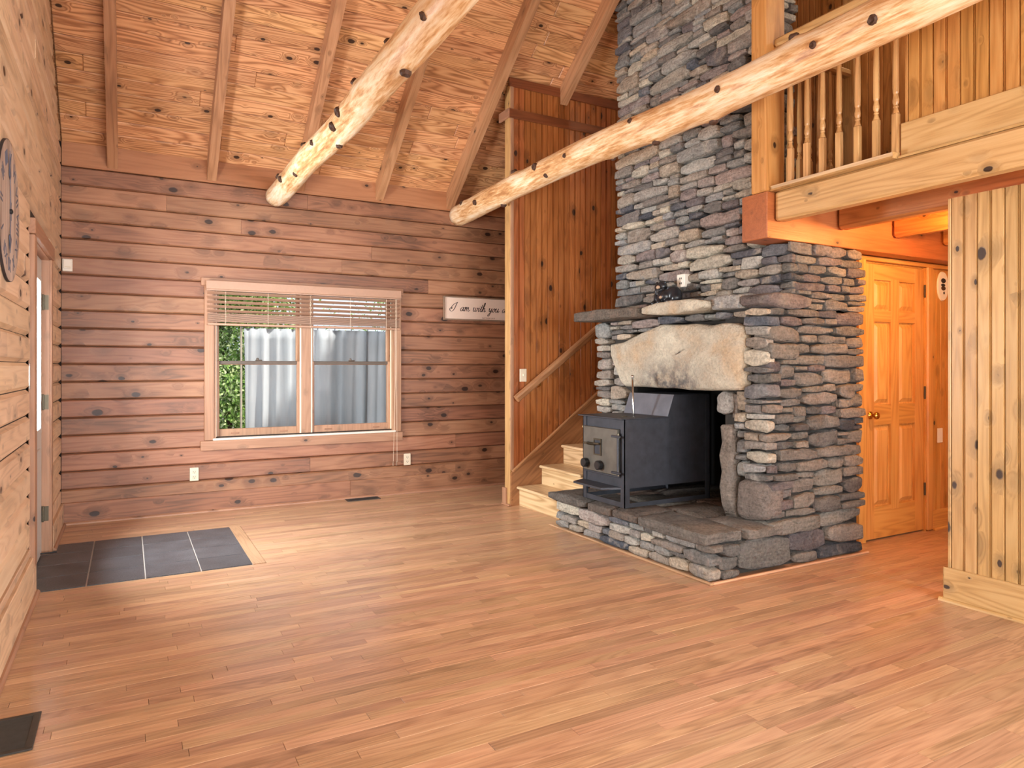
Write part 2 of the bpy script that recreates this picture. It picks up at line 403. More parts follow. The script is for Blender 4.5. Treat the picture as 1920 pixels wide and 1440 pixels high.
# ---- floor
floor = obj('floor', bx(XL - .3, XE, YB - .2, YW + .1, -.10, -.02), M['hole']); tag(floor, kind='structure')
PW = .0572
TX0, TX1, TY0, TY1 = -.55, .712, 4.752, 5.945
planks = []
y = YB
row = 0
while y < YW - .001:
    y1 = min(y + PW, YW)
    x = XL
    spans = [(XL, XE)]
    ym = (y + y1) / 2
    if TY0 < ym < TY1: spans = [(TX1 + .082, XE)]
    for a, b in spans:
        x = a - random.uniform(0, .8)
        while x < b:
            L = random.choice([.35, .5, .65, .8, .95, 1.1, 1.3]) * random.uniform(.9, 1.1)
            p0, p1 = max(x, a), min(x + L, b)
            if p1 - p0 > .02: planks.append((p0, p1, y, y1))
            x += L
    y = y1
sth, cth = math.sin(R(29)), math.cos(R(29))
def proj(x, y, z):
    d = x * sth + y * cth
    if d < .2: return None
    return 960 + 1300 * (x * cth - y * sth) / d, 688 - 1300 * (z - H) / d, d
def seen(p):
    x0, x1, y0, y1 = p; a = 0
    for k in range(5):
        q = proj(x0 + (x1 - x0) * (k + .5) / 5, (y0 + y1) / 2, 0)
        if q and 0 < q[0] < 1920 and q[1] < 1440:
            if x0 + (x1 - x0) * (k + .5) / 5 > 3.93 and y1 < 2.2: continue
            a += (x1 - x0) / 5 / q[2] ** 3
    return a
planks.sort(key=seen, reverse=True)
def pgeo(p): return bx(p[0] + .0007, p[1] - .0007, p[2] + .0005, p[3] - .0005, -.02, random.uniform(-.0004, .0004), b=.0004)
for p in planks[:300]: obj('floor_plank', pgeo(p), W['floor'], floor)
tag(obj('floor_planks', join([pgeo(p) for p in planks[300:]]), W['floor'], floor), kind='stuff')
obj('border_plank', bx(TX1, TX1 + .08, TY0, TY1, -.02, .0005, b=.0012), W['floor_y'], floor)
obj('tile_grout', bx(TX0, TX1, TY0, TY1, -.02, -.004), M['grout'], floor)
cols = [TX0, -.213, .094, .405, TX1]; rows_ = [TY0 + (TY1 - TY0) * k / 4 for k in range(5)]
for i in range(4):
    for j in range(4):
        obj('floor_tile', bx(cols[i] + .004, cols[i + 1] - .004, rows_[j] + .0026, rows_[j + 1] - .0026, -.015, .001, b=.0015), M['slate'], floor)

# ---- siding boards
def course_boards(parent, axis, fixed, depth, spans_fn, mat, joints, name='siding_board', bv=.012):
    """horizontal boards on a wall; spans_fn(z0,z1) -> list of (a,b) along the wall"""
    for k in range(len(COURSE) - 1):
        z0, z1 = COURSE[k], COURSE[k + 1]
        for a, b in spans_fn(z0, z1):
            cuts = [a] + sorted(j for kk, j in joints if kk == k and a + .05 < j < b - .05) + [b]
            for c0, c1 in zip(cuts, cuts[1:]):
                d = depth + random.uniform(-.002, .002)
                prof = [(-.004, z0 + .0018), (d - bv, z0 + .0018), (d, z0 + bv), (d, z1 - bv * .9), (d - bv * .9, z1 - .0018), (-.004, z1 - .0018)]
                if axis == 'x': g = prism(prof, (c0 + .0008, fixed, 0), -Y3, Z3, X3, c1 - c0 - .0016)
                else: g = prism(prof, (fixed, c0 + .0008, 0), X3, Z3, Y3, c1 - c0 - .0016)
                obj(name, g, mat, parent)

# ---- wall with the window
WX0, WX1, WZ0, WZ1 = .675, 2.34, .655, 2.03   # rough opening
wall_b = obj('wall_back', join([bx(XL - .3, WX0, YW + .026, YW + .2, 0, 3.4), bx(WX1, XE, YW + .026, YW + .2, 0, 3.4),
                               bx(WX0, WX1, YW + .026, YW + .2, 0, WZ0), bx(WX0, WX1, YW + .026, YW + .2, WZ1, 3.4)]), M['backing'])
tag(wall_b, kind='structure')
jb = {17: [1.491], 16: [.292], 15: [.898], 14: [2.114], 13: [1.817], 12: [2.714], 1: [3.022], 0: [1.511]}
jl = [(k, v) for k, vs in jb.items() for v in vs]
def span_b(z0, z1):
    if z1 > WZ0 + .0 and z0 < WZ1: return [(XL, WX0 - .02), (WX1 + .02, 6.0)]
    return [(XL, 6.0)]
course_boards(wall_b, 'x', YW + .03, .03, span_b, W['log_x'], jl)
for a, b in ((XL, 3.02), (3.02, 6.0)):
    d = .03; obj('siding_board', prism([(-.02, .17), (d, .17), (d, .268), (d - .01, .279), (-.02, .279)], (a, YW + .03, 0), -Y3, Z3, X3, b - a - .001), W['log_x'], wall_b)
obj('plate_board', bx(XL, 6.0, YW - .004, YW + .02, 2.916, 3.2, b=.003), W['plate'], wall_b)
bb = thing('baseboard_back', (XL, YW, 0), kind='structure')
for a, b in ((XL, 1.895), (1.895, 6.0)): obj('board', bx(a + .0005, b - .0005, YW - .022, YW + .02, .0, .175, b=.003), W['log_x'], bb)
obj('shoe_moulding', prism([(0, 0), (.02, 0), (.018, .01), (.01, .018), (0, .02)], (XL, YW - .021, 0), -Y3, Z3, X3, 6.4), W['trim_x'], bb)

# ---- log wall with the entry door
DY0, DY1, DZ = 4.75, 5.68, 2.02
wall_l = obj('wall_left', join([bx(XL - .2, XL - .02, YB - .2, -2.6, 0, 7.0), bx(XL - .2, XL - .02, -.6, DY0, 0, 7.0), bx(XL - .2, XL - .02, DY1, YW + .1, 0, 7.0),
                               bx(XL - .2, XL - .02, DY0, DY1, DZ, 7.0), bx(XL - .2, XL - .02, -2.6, -.6, 0, .8), bx(XL - .2, XL - .02, -2.6, -.6, 2.2, 7.0)]), M['backing'])
tag(wall_l, kind='structure')
def span_l(z0, z1):
    s = []
    if z0 < DZ + .06: s = [(-.5, DY0 - .136), (DY1 + .085, YW - .03)]
    else: s = [(-.5, YW - .03)]
    if z1 < .8 or z0 > 2.2: s.append((YB, -.5))
    return s
COURSE_L = COURSE
COURSE = [.279 + .1464 * k for k in range(40)]
rj = random.Random(3)
jL = [(k, rj.uniform(.6, 4.4)) for k in range(39)] + [(k, rj.uniform(3.0, 6.0)) for k in range(13, 39, 2)]
def span_l2(z0, z1):
    out = []
    for a, b in span_l(z0, z1):
        if z1 > 3.1:                         # gable: stop under the roof
            yhi = YW - (z1 - ZC) / SL + .0
            b = min(b, yhi - .02)
            if a < -.5: a = max(a, YRIDGE - (zc(YRIDGE) - z1) / SL + .02)
        if b - a > .1: out.append((a, b))
    return out
course_boards(wall_l, 'y', XL - .03, .03, span_l2, W['log_lit_y'], jL, bv=.021)
COURSE = COURSE_L
bl = thing('baseboard_left', (XL, 0, 0), kind='structure')
for a, b in ((YB, 1.2), (1.2, 4.6)): obj('board', bx(XL - .02, XL + .018, a + .0005, b - .0005, 0, .235, b=.003), W['log_lit_y'], bl)
obj('board', bx(XL - .02, XL + .018, 4.6, DY0 - .005, 0, .17, b=.003), W['log_lit_y'], bl)
obj('siding_board', bx(XL - .03, XL + .003, YB, DY0 - .13, .237, .278, b=.004), W['log_lit_y'], bl)
obj('board', bx(XL - .02, XL + .018, DY1 + .085, YW - .024, 0, .175, b=.003), W['log_lit_y'], bl)
obj('siding_board', bx(XL - .03, XL, DY1 + .085, YW - .03, .177, .278, b=.004), W['log_lit_y'], bl)
for a, b in ((YB, DY0 - .005), (DY1 + .085, YW - .03)):
    obj('shoe_moulding', prism([(0, 0), (.02, 0), (.018, .01), (.01, .018), (0, .02)], (XL + .017, a, 0), X3, Z3, Y3, b - a), W['trim_y'], bl)
# entry door: casing, jambs, slab with a long light
d1 = thing('door_1', (XL, (DY0 + DY1) / 2, 0), kind='structure')
obj('side_casing', bx(XL - .01, XL + .022, DY0 - .115, DY0 - .015, .172, DZ - .005, b=.003), W['trim_z'], d1)
obj('side_casing', bx(XL - .01, XL + .016, DY1 + .015, DY1 + .082, 0, DZ - .005, b=.003), W['trim_z'], d1)
obj('head_casing', bx(XL - .01, XL + .026, DY0 - .125, DY1 + .085, DZ - .003, DZ + .085, b=.003), W['trim_y'], d1)
obj('jamb', bx(XL - .2, XL + .003, DY0 - .015, DY0 + .004, 0, DZ), W['trim_z'], d1)
obj('jamb', bx(XL - .2, XL + .003, DY1 - .004, DY1 + .015, 0, DZ), W['trim_z'], d1)
obj('jamb', bx(XL - .2, XL + .003, DY0, DY1, DZ - .012, DZ), W['trim_y'], d1)
sx0, sx1 = XL - .085, XL - .043
slab = obj('door_slab', join([bx(sx0, sx1, DY0 + .008, DY0 + .15, .012, DZ - .016), bx(sx0, sx1, DY1 - .15, DY1 - .008, .012, DZ - .016),
                              bx(sx0, sx1, DY0 + .15, DY1 - .15, .012, .86), bx(sx0, sx1, DY0 + .15, DY1 - .15, 1.86, DZ - .016)]), M['doorpaint'], d1)
obj('light_pane', bx(sx0 + .018, sx0 + .024, DY0 + .15, DY1 - .15, .86, 1.86), M['glass'], slab)
obj('light_frame', join([bx(sx1, sx1 + .012, DY0 + .13, DY0 + .165, .84, 1.88, b=.003), bx(sx1, sx1 + .012, DY1 - .165, DY1 - .13, .84, 1.88, b=.003),
                         bx(sx1, sx1 + .012, DY0 + .165, DY1 - .165, .84, .875, b=.003), bx(sx1, sx1 + .012, DY0 + .165, DY1 - .165, 1.845, 1.88, b=.003)]), M['doorpaint'], slab)
for a, b in ((DY0 + .14, DY0 + .42), (DY1 - .42, DY1 - .14)): obj('raised_panel', bx(sx1 - .002, sx1 + .008, a, b, .2, .74, b=.006), M['doorpaint'], slab)
for z, r in ((.95, .024), (1.12, .02)): obj('door_knob' if z < 1 else 'deadbolt', lathe([(r * .5, 0), (r * .5, .02), (r, .03), (r, .045), (r * .6, .052)], (sx1, DY0 + .07, z), 12, (Y3, Z3, X3)), M['chrome'], slab)
for z in (.28, 1.04, 1.72):
    h = obj('hinge', bx(sx1 - .002, XL - .002, DY1 - .008, DY1 - .003, z - .05, z + .05), M['hinge'], d1)
    obj('hinge_pin', lathe([(.006, -.054), (.007, -.05), (.007, .05), (.006, .054)], (sx1 + .008, DY1 - .012, z), 8), M['hinge'], h)
obj('threshold', bx(XL - .2, XL - .075, DY0, DY1, -.01, .014, b=.004), M['hinge'], d1)
obj('latch_plate', bx(XL - .001, XL + .004, DY0 - .17, DY0 - .145, 1.16, 1.30), M['chrome'], d1)
obj('door_stop', tube([(XL - .04, 5.58, .03), (XL + .05, 5.60, .028)], .006, 8), M['black'], d1)

# ---- wall behind the camera with its windows, and the window on the log wall
wall_f = obj('wall_front', join([bx(XL - .2, .05, YB - .15, YB, 0, 4.0), bx(3.45, XE, YB - .15, YB, 0, 4.0), bx(.05, 3.45, YB - .15, YB, 0, .4), bx(.05, 3.45, YB - .15, YB, 2.5, 4.0)]), W['trim_x'])
tag(wall_f, kind='structure')
w2 = thing('window_2', (1.75, YB, .4), kind='structure')
for x in (.05, 1.15, 2.28, 3.38): obj('mullion', bx(x, x + .07, YB - .13, YB - .02, .4, 2.5, b=.004), W['trim_z'], w2)
for z in (.4, 2.43): obj('window_rail', bx(.05, 3.45, YB - .13, YB - .02, z, z + .07, b=.004), W['trim_x'], w2)
for x in (.12, 1.22, 2.35): obj('pane', bx(x, x + 1.05, YB - .08, YB - .075, .47, 2.43), M['glass'], w2)
w3 = thing('window_3', (XL, -1.6, .8), kind='structure')
for yv in (-2.6, -1.635, -.67): obj('mullion', bx(XL - .16, XL, yv, yv + .07, .8, 2.2, b=.004), W['trim_z'], w3)
for z in (.8, 2.13): obj('window_rail', bx(XL - .16, XL, -2.6, -.6, z, z + .07, b=.004), W['trim_y'], w3)
for yv in (-2.53, -1.565): obj('pane', bx(XL - .1, XL - .095, yv, yv + .9, .87, 2.13), M['glass'], w3)

# ---- ceiling: tongue-and-groove boards and rafters
zr = zc(YRIDGE)
ceil = obj('ceiling', join([prism([(YW + .3, ZC - .3 * SL + .03), (YRIDGE, zr + .03), (YB - .3, zc(YB - .3) + .03), (YB - .3, zc(YB - .3) + .12), (YRIDGE, zr + .14), (YW + .3, ZC - .3 * SL + .12)], (XL - .2, 0, 0), Y3, Z3, X3, XE - XL + .2)]), W['ceil'])
tag(ceil, kind='structure')
E1 = Vector((0, -SLc, SLs)); N1 = Vector((0, SLs, SLc))           # up the slope, roof normal (outwards)
Lslope = (YW - YRIDGE) / SLc
BW = .133
k = 0
rc = random.Random(11)
back = []
while k * BW < Lslope:
    s0, s1 = k * BW, min((k + 1) * BW, Lslope)
    x = XL - rc.uniform(0, 2.2)
    while x < XE:
        L = rc.choice([1.53, 2.3, 3.06]); a, b = max(x, XL), min(x + L, XE)
        if b - a > .05:
            o0 = Vector((0, YW, ZC)) + E1 * ((s0 + s1) / 2) + X3 * ((a + b) / 2) + N1 * .012
            g = obox(o0, ((b - a) / 2 - .0006, (s1 - s0) / 2 - .0012, .012), (X3, E1, N1), b=.006)
            obj('ceiling_board', g, W['ceil'], ceil)
        x += L
    k += 1
E2 = Vector((0, SLc, SLs)); N2 = Vector((0, -SLs, SLc))
Lb = (YRIDGE - YB) / SLc
g = []
for k in range(int(Lb / BW) + 1):
    o0 = Vector(((XL + XE) / 2, YB, zc(YB))) + E2 * ((k + .5) * BW) + N2 * .012
    g.append(obox(o0, ((XE - XL) / 2, BW / 2 - .0006, .012), (X3, E2, N2), b=.0035))
tag(obj('ceiling_boards', join(g), W['ceil'], ceil), kind='stuff')
RD = .134                                                         # rafter depth
for x in (-.11, .652, 1.42, 2.19, 2.955, 3.66, 4.42, 5.18, 5.94):
    h = .0385
    yl = YW + .06 if x < 3.3 else YS - .02
    # lower end cut plumb at the wall
    prof = [(yl, zc(yl)), (YRIDGE, zr), (YRIDGE, zr - RD / SLc), (yl, zc(yl) - RD / SLc)]
    if x < 3.3: prof = [(YW + .005, zc(YW)), (YRIDGE, zr), (YRIDGE, zr - RD / SLc), (YW - .005, ZC - RD / SLc)]
    obj('rafter', prism(prof, (x - h, 0, 0), Y3, Z3, X3, 2 * h), W['raft'], ceil)
    obj('rafter', prism([(YB, zc(YB)), (YRIDGE, zr), (YRIDGE, zr - RD / SLc), (YB, zc(YB) - RD / SLc)], (x - h, 0, 0), Y3, Z3, X3, 2 * h), W['raft'], ceil)

# ---- panelled walls of vertical beaded boards
def beaded(parent, axis, face, sgn, a, b, z0, z1, mat, bw=.132, name='panel_board', th=.018, ztop=None):
    """vertical boards with V edges and a centre bead; sgn = outward sign along the normal"""
    s = a; n = max(1, int(round((b - a) / bw))); w = (b - a) / n
    for i in range(n):
        c0, c1 = a + i * w, a + (i + 1) * w
        g = w / 2
        prof = [(0.001, -th), (0.001, -.009), (.0055, 0), (g - .008, 0), (g - .0055, -.009), (g - .003, -.009), (g, -.0015), (g + .003, -.009), (g + .0055, -.009), (g + .008, 0), (w - .0055, 0), (w - .001, -.009), (w - .001, -th)]
        zt = z1 if ztop is None else ztop(c0, c1)
        if axis == 'x': geo = prism(prof, (c0, face, z0), X3, Y3 * sgn, Z3, zt - z0)
        else: geo = prism(prof, (face, c0, z0), Y3, X3 * sgn, Z3, zt - z0)
        obj(name, geo, mat, parent)
# right wall, below
wall_r = obj('wall_right', join([bx(XR + .018, XR + .1, YB, -2.85, 0, 2.2), bx(XR + .018, XR + .1, -.95, YRE, 0, 2.2), bx(XR + .018, XR + .1, -2.85, -.95, 0, .72), bx(XR + .018, XR + .1, -2.85, -.95, 2.12, 2.2)]), W['yel_z']); tag(wall_r, kind='structure')
beaded(wall_r, 'y', XR, -1, YRE - .132 * 15, YRE, 0, 2.2, W['yel_z'])
beaded(wall_r, 'y', XR, -1, -.95, YRE - .132 * 15, 0, 2.2, W['yel_z'], bw=.4)
beaded(wall_r, 'y', XR, -1, YB, -2.85, 0, 2.2, W['yel_z'], bw=.4)
beaded(wall_r, 'y', XR, -1, -2.85, -.95, 0, .72, W['yel_z'], bw=.4)
beaded(wall_r, 'y', XR, -1, -2.85, -.95, 2.12, 2.2, W['yel_z'], bw=.4)
w4 = thing('added_window_4', (XR, -1.9, .72), kind='structure')  # window added to go with the fill light behind it
for yv in (-2.85, -1.935, -1.02): obj('mullion', bx(XR - .01, XR + .1, yv, yv + .07, .72, 2.12, b=.004), W['yel_z'], w4)
for z in (.72, 2.05): obj('window_rail', bx(XR - .01, XR + .1, -2.85, -.95, z, z + .07, b=.004), W['yel_y'], w4)
for yv in (-2.78, -1.865): obj('pane', bx(XR + .04, XR + .045, yv, yv + .85, .79, 2.05), M['glass'], w4)
obj('end_board', bx(XR - .002, XR + .118, YRE, YRE + .016, 0, 2.2, b=.002), W['yel_z'], wall_r)
br = thing('baseboard_right', (XR, 0, 0), kind='structure')
for a, b in ((YB, -.4), (-.4, YRE + .03)): obj('board', bx(XR - .020, XR, a + .0005, b - .0005, 0, .185, b=.003), W['yel_y'], br)
obj('board', bx(XR - .018, XR + .12, YRE + .016, YRE + .034, 0, .185, b=.003), W['yel_x'], br)
obj('shoe_moulding', prism([(0, 0), (.016, 0), (.014, .01), (.008, .018), (0, .02)], (XR - .02, YB, 0), -X3, Z3, Y3, YRE + .05 - YB), W['yel_y'], br)
obj('shoe_moulding', prism([(0, 0), (.016, 0), (.014, .01), (.008, .018), (0, .02)], (XR - .03, YRE + .034, 0), Y3, Z3, X3, .15), W['yel_x'], br)
# right wall, above the loft beam
wall_u = obj('wall_upper', join([prism([(YB, 2.4), (2.2, 2.4), (2.2, zc(2.2)), (YRIDGE, zr), (YB, zc(YB))], (XU + .018, 0, 0), Y3, Z3, X3, .08)]), W['gold_z']); tag(wall_u, kind='structure')
zt = lambda a, b: min(zc(a), zc(b)) + .02
beaded(wall_u, 'y', XU, -1, 2.2 - .132 * 15, 2.2, 2.385, 0, W['gold_z'], ztop=zt)
beaded(wall_u, 'y', XU, -1, YB, 2.2 - .132 * 15, 2.385, 0, W['gold_z'], bw=.4, ztop=zt)
obj('end_board', bx(XU - .001, XU + .1, 2.2, 2.214, 2.385, zc(2.2), b=.002), W['gold_z'], wall_u)
tr1 = thing('trim_1', (XU, 2.2, 2.4), kind='structure')
obj('board', bx(XU - .022, XU, YB, 2.225, 2.402, 2.575, b=.003), W['yel_y'], tr1)
obj('moulding', prism([(0, 0), (.022, 0), (.022, .012), (.012, .016), (0, .016)], (XU - .022, YB, 2.386), -X3, Z3, Y3, 2.225 - YB), W['yel_y'], tr1)

# ---- stair wall
wall_s = obj('wall_stair', join([prism([(YS + .015, 0), (YS + .09, 0), (YS + .09, zc(YS + .09)), (YS + .015, zc(YS + .015))], (3.10, 0, 0), Y3, Z3, X3, XE - 3.10)]), W['stairwall']); tag(wall_s, kind='structure')
beaded(wall_s, 'x', YS, -1, 3.115, 5.62, 0, zc(YS) - .0, W['stairwall'], bw=.125)
obj('end_board', bx(3.078, 3.1, YS - .004, YS + .062, 0, zc(YS + .06) - .02, b=.003), W['yel_z'], wall_s)
obj('end_board', bx(3.082, 3.1, YS + .064, YS + .098, 0, zc(YS + .12) - .02, b=.003), W['yel_z'], wall_s)
obj('corner_bead', bx(3.085, 3.118, YS - .012, YS + .002, .33, zc(YS) - .05, b=.004), W['trim_z'], wall_s)
tr2 = thing('trim_2', (3.07, YS, 3.57), kind='structure')
obj('board', bx(3.066, 5.6, YS - .02, YS, 3.575, 3.66, b=.003), W['redtrim_x'], tr2)
obj('end_piece', bx(3.055, 3.074, YS - .02, YS + .17, 3.575, 3.66, b=.003), W['trim_y'], tr2)
tr3 = thing('trim_3', (3.07, YS, 3.87), kind='structure')
obj('board', bx(3.066, 5.6, YS - .02, YS, 3.865, zc(YS) + .0, b=.003), W['redtrim_x'], tr3)
bs = thing('baseboard_stair', (3.07, YS, 0), kind='structure')
obj('board', bx(3.06, 3.08, YS + .045, YS + .112, 0, .16, b=.003), W['trim_z'], bs)
obj('shoe_moulding', bx(3.05, 3.082, YS - .03, YS + .115, 0, .016, b=.005), W['trim_y'], bs)

# ---- hall wall with the pine door
YH = 3.17
HX0, HX1, HZ = 4.70, 5.435, 2.045
wall_h = obj('wall_hall', join([bx(4.47, HX0 - .01, YH + .02, YH + .12, 0, 2.1), bx(HX1 + .01, XE, YH + .02, YH + .12, 0, 2.1), bx(HX0 - .01, HX1 + .01, YH + .02, YH + .12, HZ, 2.1)]), W['hall']); tag(wall_h, kind='structure')
beaded(wall_h, 'x', YH, -1, HX1 + .09, 6.3, 0, 2.02, W['hall'], bw=.132)
obj('wall_far_board', bx(XE - .05, XE, YB, YH + .1, 0, 2.2), W['hall'], wall_h)
bh = thing('baseboard_hall', (5.9, YH, 0), kind='structure')
obj('board', bx(HX1 + .09, XE, YH - .016, YH, 0, .155, b=.003), W['door_x'], bh)
obj('shoe_moulding', prism([(0, 0), (.016, 0), (.014, .01), (.008, .018), (0, .02)], (HX1 + .09, YH - .016, 0), -Y3, Z3, X3, .9), W['door_x'], bh)
d2 = thing('door_2', ((HX0 + HX1) / 2, YH, 0), kind='structure')
obj('side_casing', bx(HX0 - .09, HX0 - .012, YH - .016, YH + .03, 0, HZ + .02, b=.004), W['door'], d2)
obj('side_casing', bx(HX1 + .012, HX1 + .088, YH - .022, YH + .03, 0, HZ + .02, b=.012), W['door'], d2)
obj('head_casing', bx(HX0 - .1, XE, YH - .018, YH + .03, HZ + .012, 2.088, b=.004), W['door_x'], d2)
obj('jamb', bx(HX1, HX1 + .014, YH - .004, YH + .12, 0, HZ), W['door'], d2)
obj('jamb', bx(HX0 - .014, HX0, YH - .004, YH + .12, 0, HZ), W['door'], d2)
dl = thing('door_leaf', (HX0 + .37, YH + .03, .01)); dl.parent = d2; dl.location = WLOC[dl.name] - WLOC[d2.name]
y0, y1 = YH + .006, YH + .04
L0, L1, T0, T1 = HX0 + .003, HX1 - .003, .012, HZ - .005
xs = [L0, L0 + .11, L0 + .315, L1 - .315, L1 - .11, L1]
for a, b in ((0, 1), (2, 3), (4, 5)): obj('stile', bx(xs[a], xs[b], y0, y1, T0 if a != 2 else T0 + .2, T1 if a != 2 else T1 - .1, b=.001), W['door'], dl)
zs = [(T0, T0 + .235), (.85, 1.0), (1.615, 1.70), (T1 - .115, T1)]
for za, zb in zs: obj('rail', bx(xs[1], xs[4], y0 + .0005, y1, za, zb, b=.001), W['door_x'], dl)
for a, b in ((1, 2), (3, 4)):
    for (za, zb) in ((zs[0][1], zs[1][0]), (zs[1][1], zs[2][0]), (zs[2][1], zs[3][0])):
        pn = obj('panel', bx(xs[a], xs[b], y0 + .018, y1 - .006, za, zb), W['door'], dl)
        ins = .03
        q0, q1, r0, r1 = xs[a] + .012, xs[b] - .012, za + .012, zb - .012
        V = [(q0, y0 + .0178, r0), (q1, y0 + .0178, r0), (q1, y0 + .0178, r1), (q0, y0 + .0178, r1), (q0 + ins, y0 + .003, r0 + ins), (q1 - ins, y0 + .003, r0 + ins), (q1 - ins, y0 + .003, r1 - ins), (q0 + ins, y0 + .003, r1 - ins)]
        obj('raised_field', (V, [[0, 1, 5, 4], [1, 2, 6, 5], [2, 3, 7, 6], [3, 0, 4, 7], [4, 5, 6, 7]]), W['door'], dl)
kb = obj('door_knob', lathe([(.028, 0), (.028, .006), (.011, .01), (.011, .03), (.024, .04), (.028, .052), (.022, .062), (.004, .066)], (HX0 + .065, y0, .925), 16, (X3, Z3, -Y3)), M['brass'], dl, True)
for z in (.33, 1.08, 1.87):
    obj('hinge', lathe([(.005, -.05), (.007, -.046), (.007, .046), (.005, .05)], (HX1 - .001, YH - .004, z), 8), M['hinge'], d2)
o = obj('wall_plate', bx(5.60, 5.67, YH - .009, YH - .001, .68, .795, b=.003), M['white']); tag(o, 'white blank wall plate on the orange hall panelling beside the pine door', 'wall plate')
ov = thing('oval_plaque', (5.685, YH, 1.79), 'white oval plaque with a dark figure on the orange hall panelling', 'plaque')
def oval(c, rx, rz, y0, y1, n=28):
    V = [(c[0] + rx * math.cos(2 * math.pi * i / n), y0, c[2] + rz * math.sin(2 * math.pi * i / n)) for i in range(n)]
    V += [(c[0] + rx * .93 * math.cos(2 * math.pi * i / n), y1, c[2] + rz * .94 * math.sin(2 * math.pi * i / n)) for i in range(n)]
    F = [list(range(n))[::-1], list(range(n, 2 * n))] + [[i, n + i, n + (i + 1) % n, (i + 1) % n] for i in range(n)]
    return V, [f[::-1] for f in F]
obj('plate', oval((5.672, 0, 1.922), .075, .118, YH - .001, YH - .012), M['white'], ov)
for cx, cz, rx, rz in ((5.672, 1.965, .034, .02), (5.668, 1.93, .03, .012), (5.672, 1.905, .032, .018), (5.68, 1.868, .01, .012)):
    obj('motif', oval((cx, 0, cz), rx, rz, YH - .0115, YH - .0135, 16), M['ink'] if cz != 1.905 else M['knot'], ov)

# ---- loft: header, beam, post, joists, deck
o = thing('header_beam', (4.9, 3.13, 2.09), 'heavy red pine header timber resting on the stone fireplace with its square end showing', 'beam')
obj('timber', bx(3.51, XE, 3.03, 3.235, 2.092, 2.385, b=.004), W['beam_x'], o)
o = obj('loft_beam', bx(3.57, 3.66, YB, 3.027, 2.20, 2.384, b=.014), W['yel_y']); tag(o, 'long knotty blond loft edge beam under the turned balusters', 'beam')
o = obj('loft_post', bx(3.50, 3.682, 3.035, 3.152, 2.386, zc(3.152) - .004, b=.008), W['gold_z']); tag(o, 'square pine post standing on the header timber against the chimney', 'post')
deck = obj('loft_floor', bx(3.60, 5.58, YB, 3.03, 2.386, 2.42), W['beam_x']); tag(deck, kind='structure')
deck2 = obj('loft_decking', bx(3.60, 5.58, YB, 3.03, 2.36, 2.385), W['beam_y'], deck)
for x in (4.18, 4.79, 5.40):
    o = obj('loft_joist', bx(x, x + .09, .2, 3.027, 2.205, 2.36, b=.02), W['beam_y'])
    tag(o, {4.18: 'knotty orange loft joist parallel to the loft edge beam and next to it', 4.79: 'middle orange loft joist above the hall door', 5.40: 'rounded orange loft joist end over the hall panelling by the oval plaque'}[x], 'joist', 'joists under the loft')
wall_k = obj('wall_loft', bx(5.62, 5.7, YB, YS, 2.4, 6.9), W['loftboard']); tag(wall_k, kind='structure')
beaded(wall_k, 'y', 5.6, -1, 2.3, YS, 2.42, 0, W['loftboard'], ztop=zt)

# ---- outer end behind everything
wall_e = obj('wall_end', bx(XE, XE + .1, YB, YW, 0, 7), W['hall']); tag(wall_e, kind='structure')
#@@PART2
# ------------------------------------------------------------------ the stone fireplace
fp = thing('stone_fireplace', (3.75, 3.9, 0), 'dry-stacked grey fieldstone fireplace and chimney with raised hearth and big lintel', 'fireplace')
HX, FX, UX = 3.02, 3.50, 3.72                 # face of hearth, of the body, of the chimney breast
FY0, FY1, BXE = 3.02, 4.84, 4.46              # body ends, back
HT = .29                                      # hearth height
OY0, OY1, OZ = 3.40, 4.43, 1.126              # fire opening
i_ = .055                                     # how far the core lies behind the stone faces
obj('mortar_core', join([bx(HX + i_, BXE, FY0 + i_, 4.74 - .03, 0, HT - .05), bx(FX + i_, BXE, FY0 + i_, OY0 + .02, .1, 1.7),
    bx(FX + i_, BXE, OY1 - .02, FY1 - .02, .1, 1.7), bx(FX + i_ + .08, BXE, OY0, OY1, OZ + .02, 1.7), bx(BXE - .12, BXE, OY0, OY1, .1, 1.7),
    bx(UX + i_, BXE, FY0 + i_, FY1 - .02, 1.6, 2.085), bx(UX + i_, 4.05, 3.25 + i_, FY1 - .02, 2.0, zc(4.9) + .02), prism([(3.25 + i_, 4.5), (FY1 - .02, 4.5), (FY1 - .02, zc(FY1) + .0), (3.25 + i_, zc(3.25 + i_))], (UX + i_, 0, 0), Y3, Z3, X3, 4.05 - UX - i_)]), M['mortar'], fp)
obj('firebox_lining', join([bx(FX + .1, BXE - .1, OY1 - .03, OY1 - .001, HT, OZ + .03), bx(FX + .1, BXE - .1, OY0 + .001, OY0 + .03, HT, OZ + .03), bx(BXE - .15, BXE - .11, OY0, OY1, HT, OZ + .03), bx(FX + .1, BXE - .1, OY0, OY1, OZ + .01, OZ + .03)]), M['soot'], fp)
rs = random.Random(21)
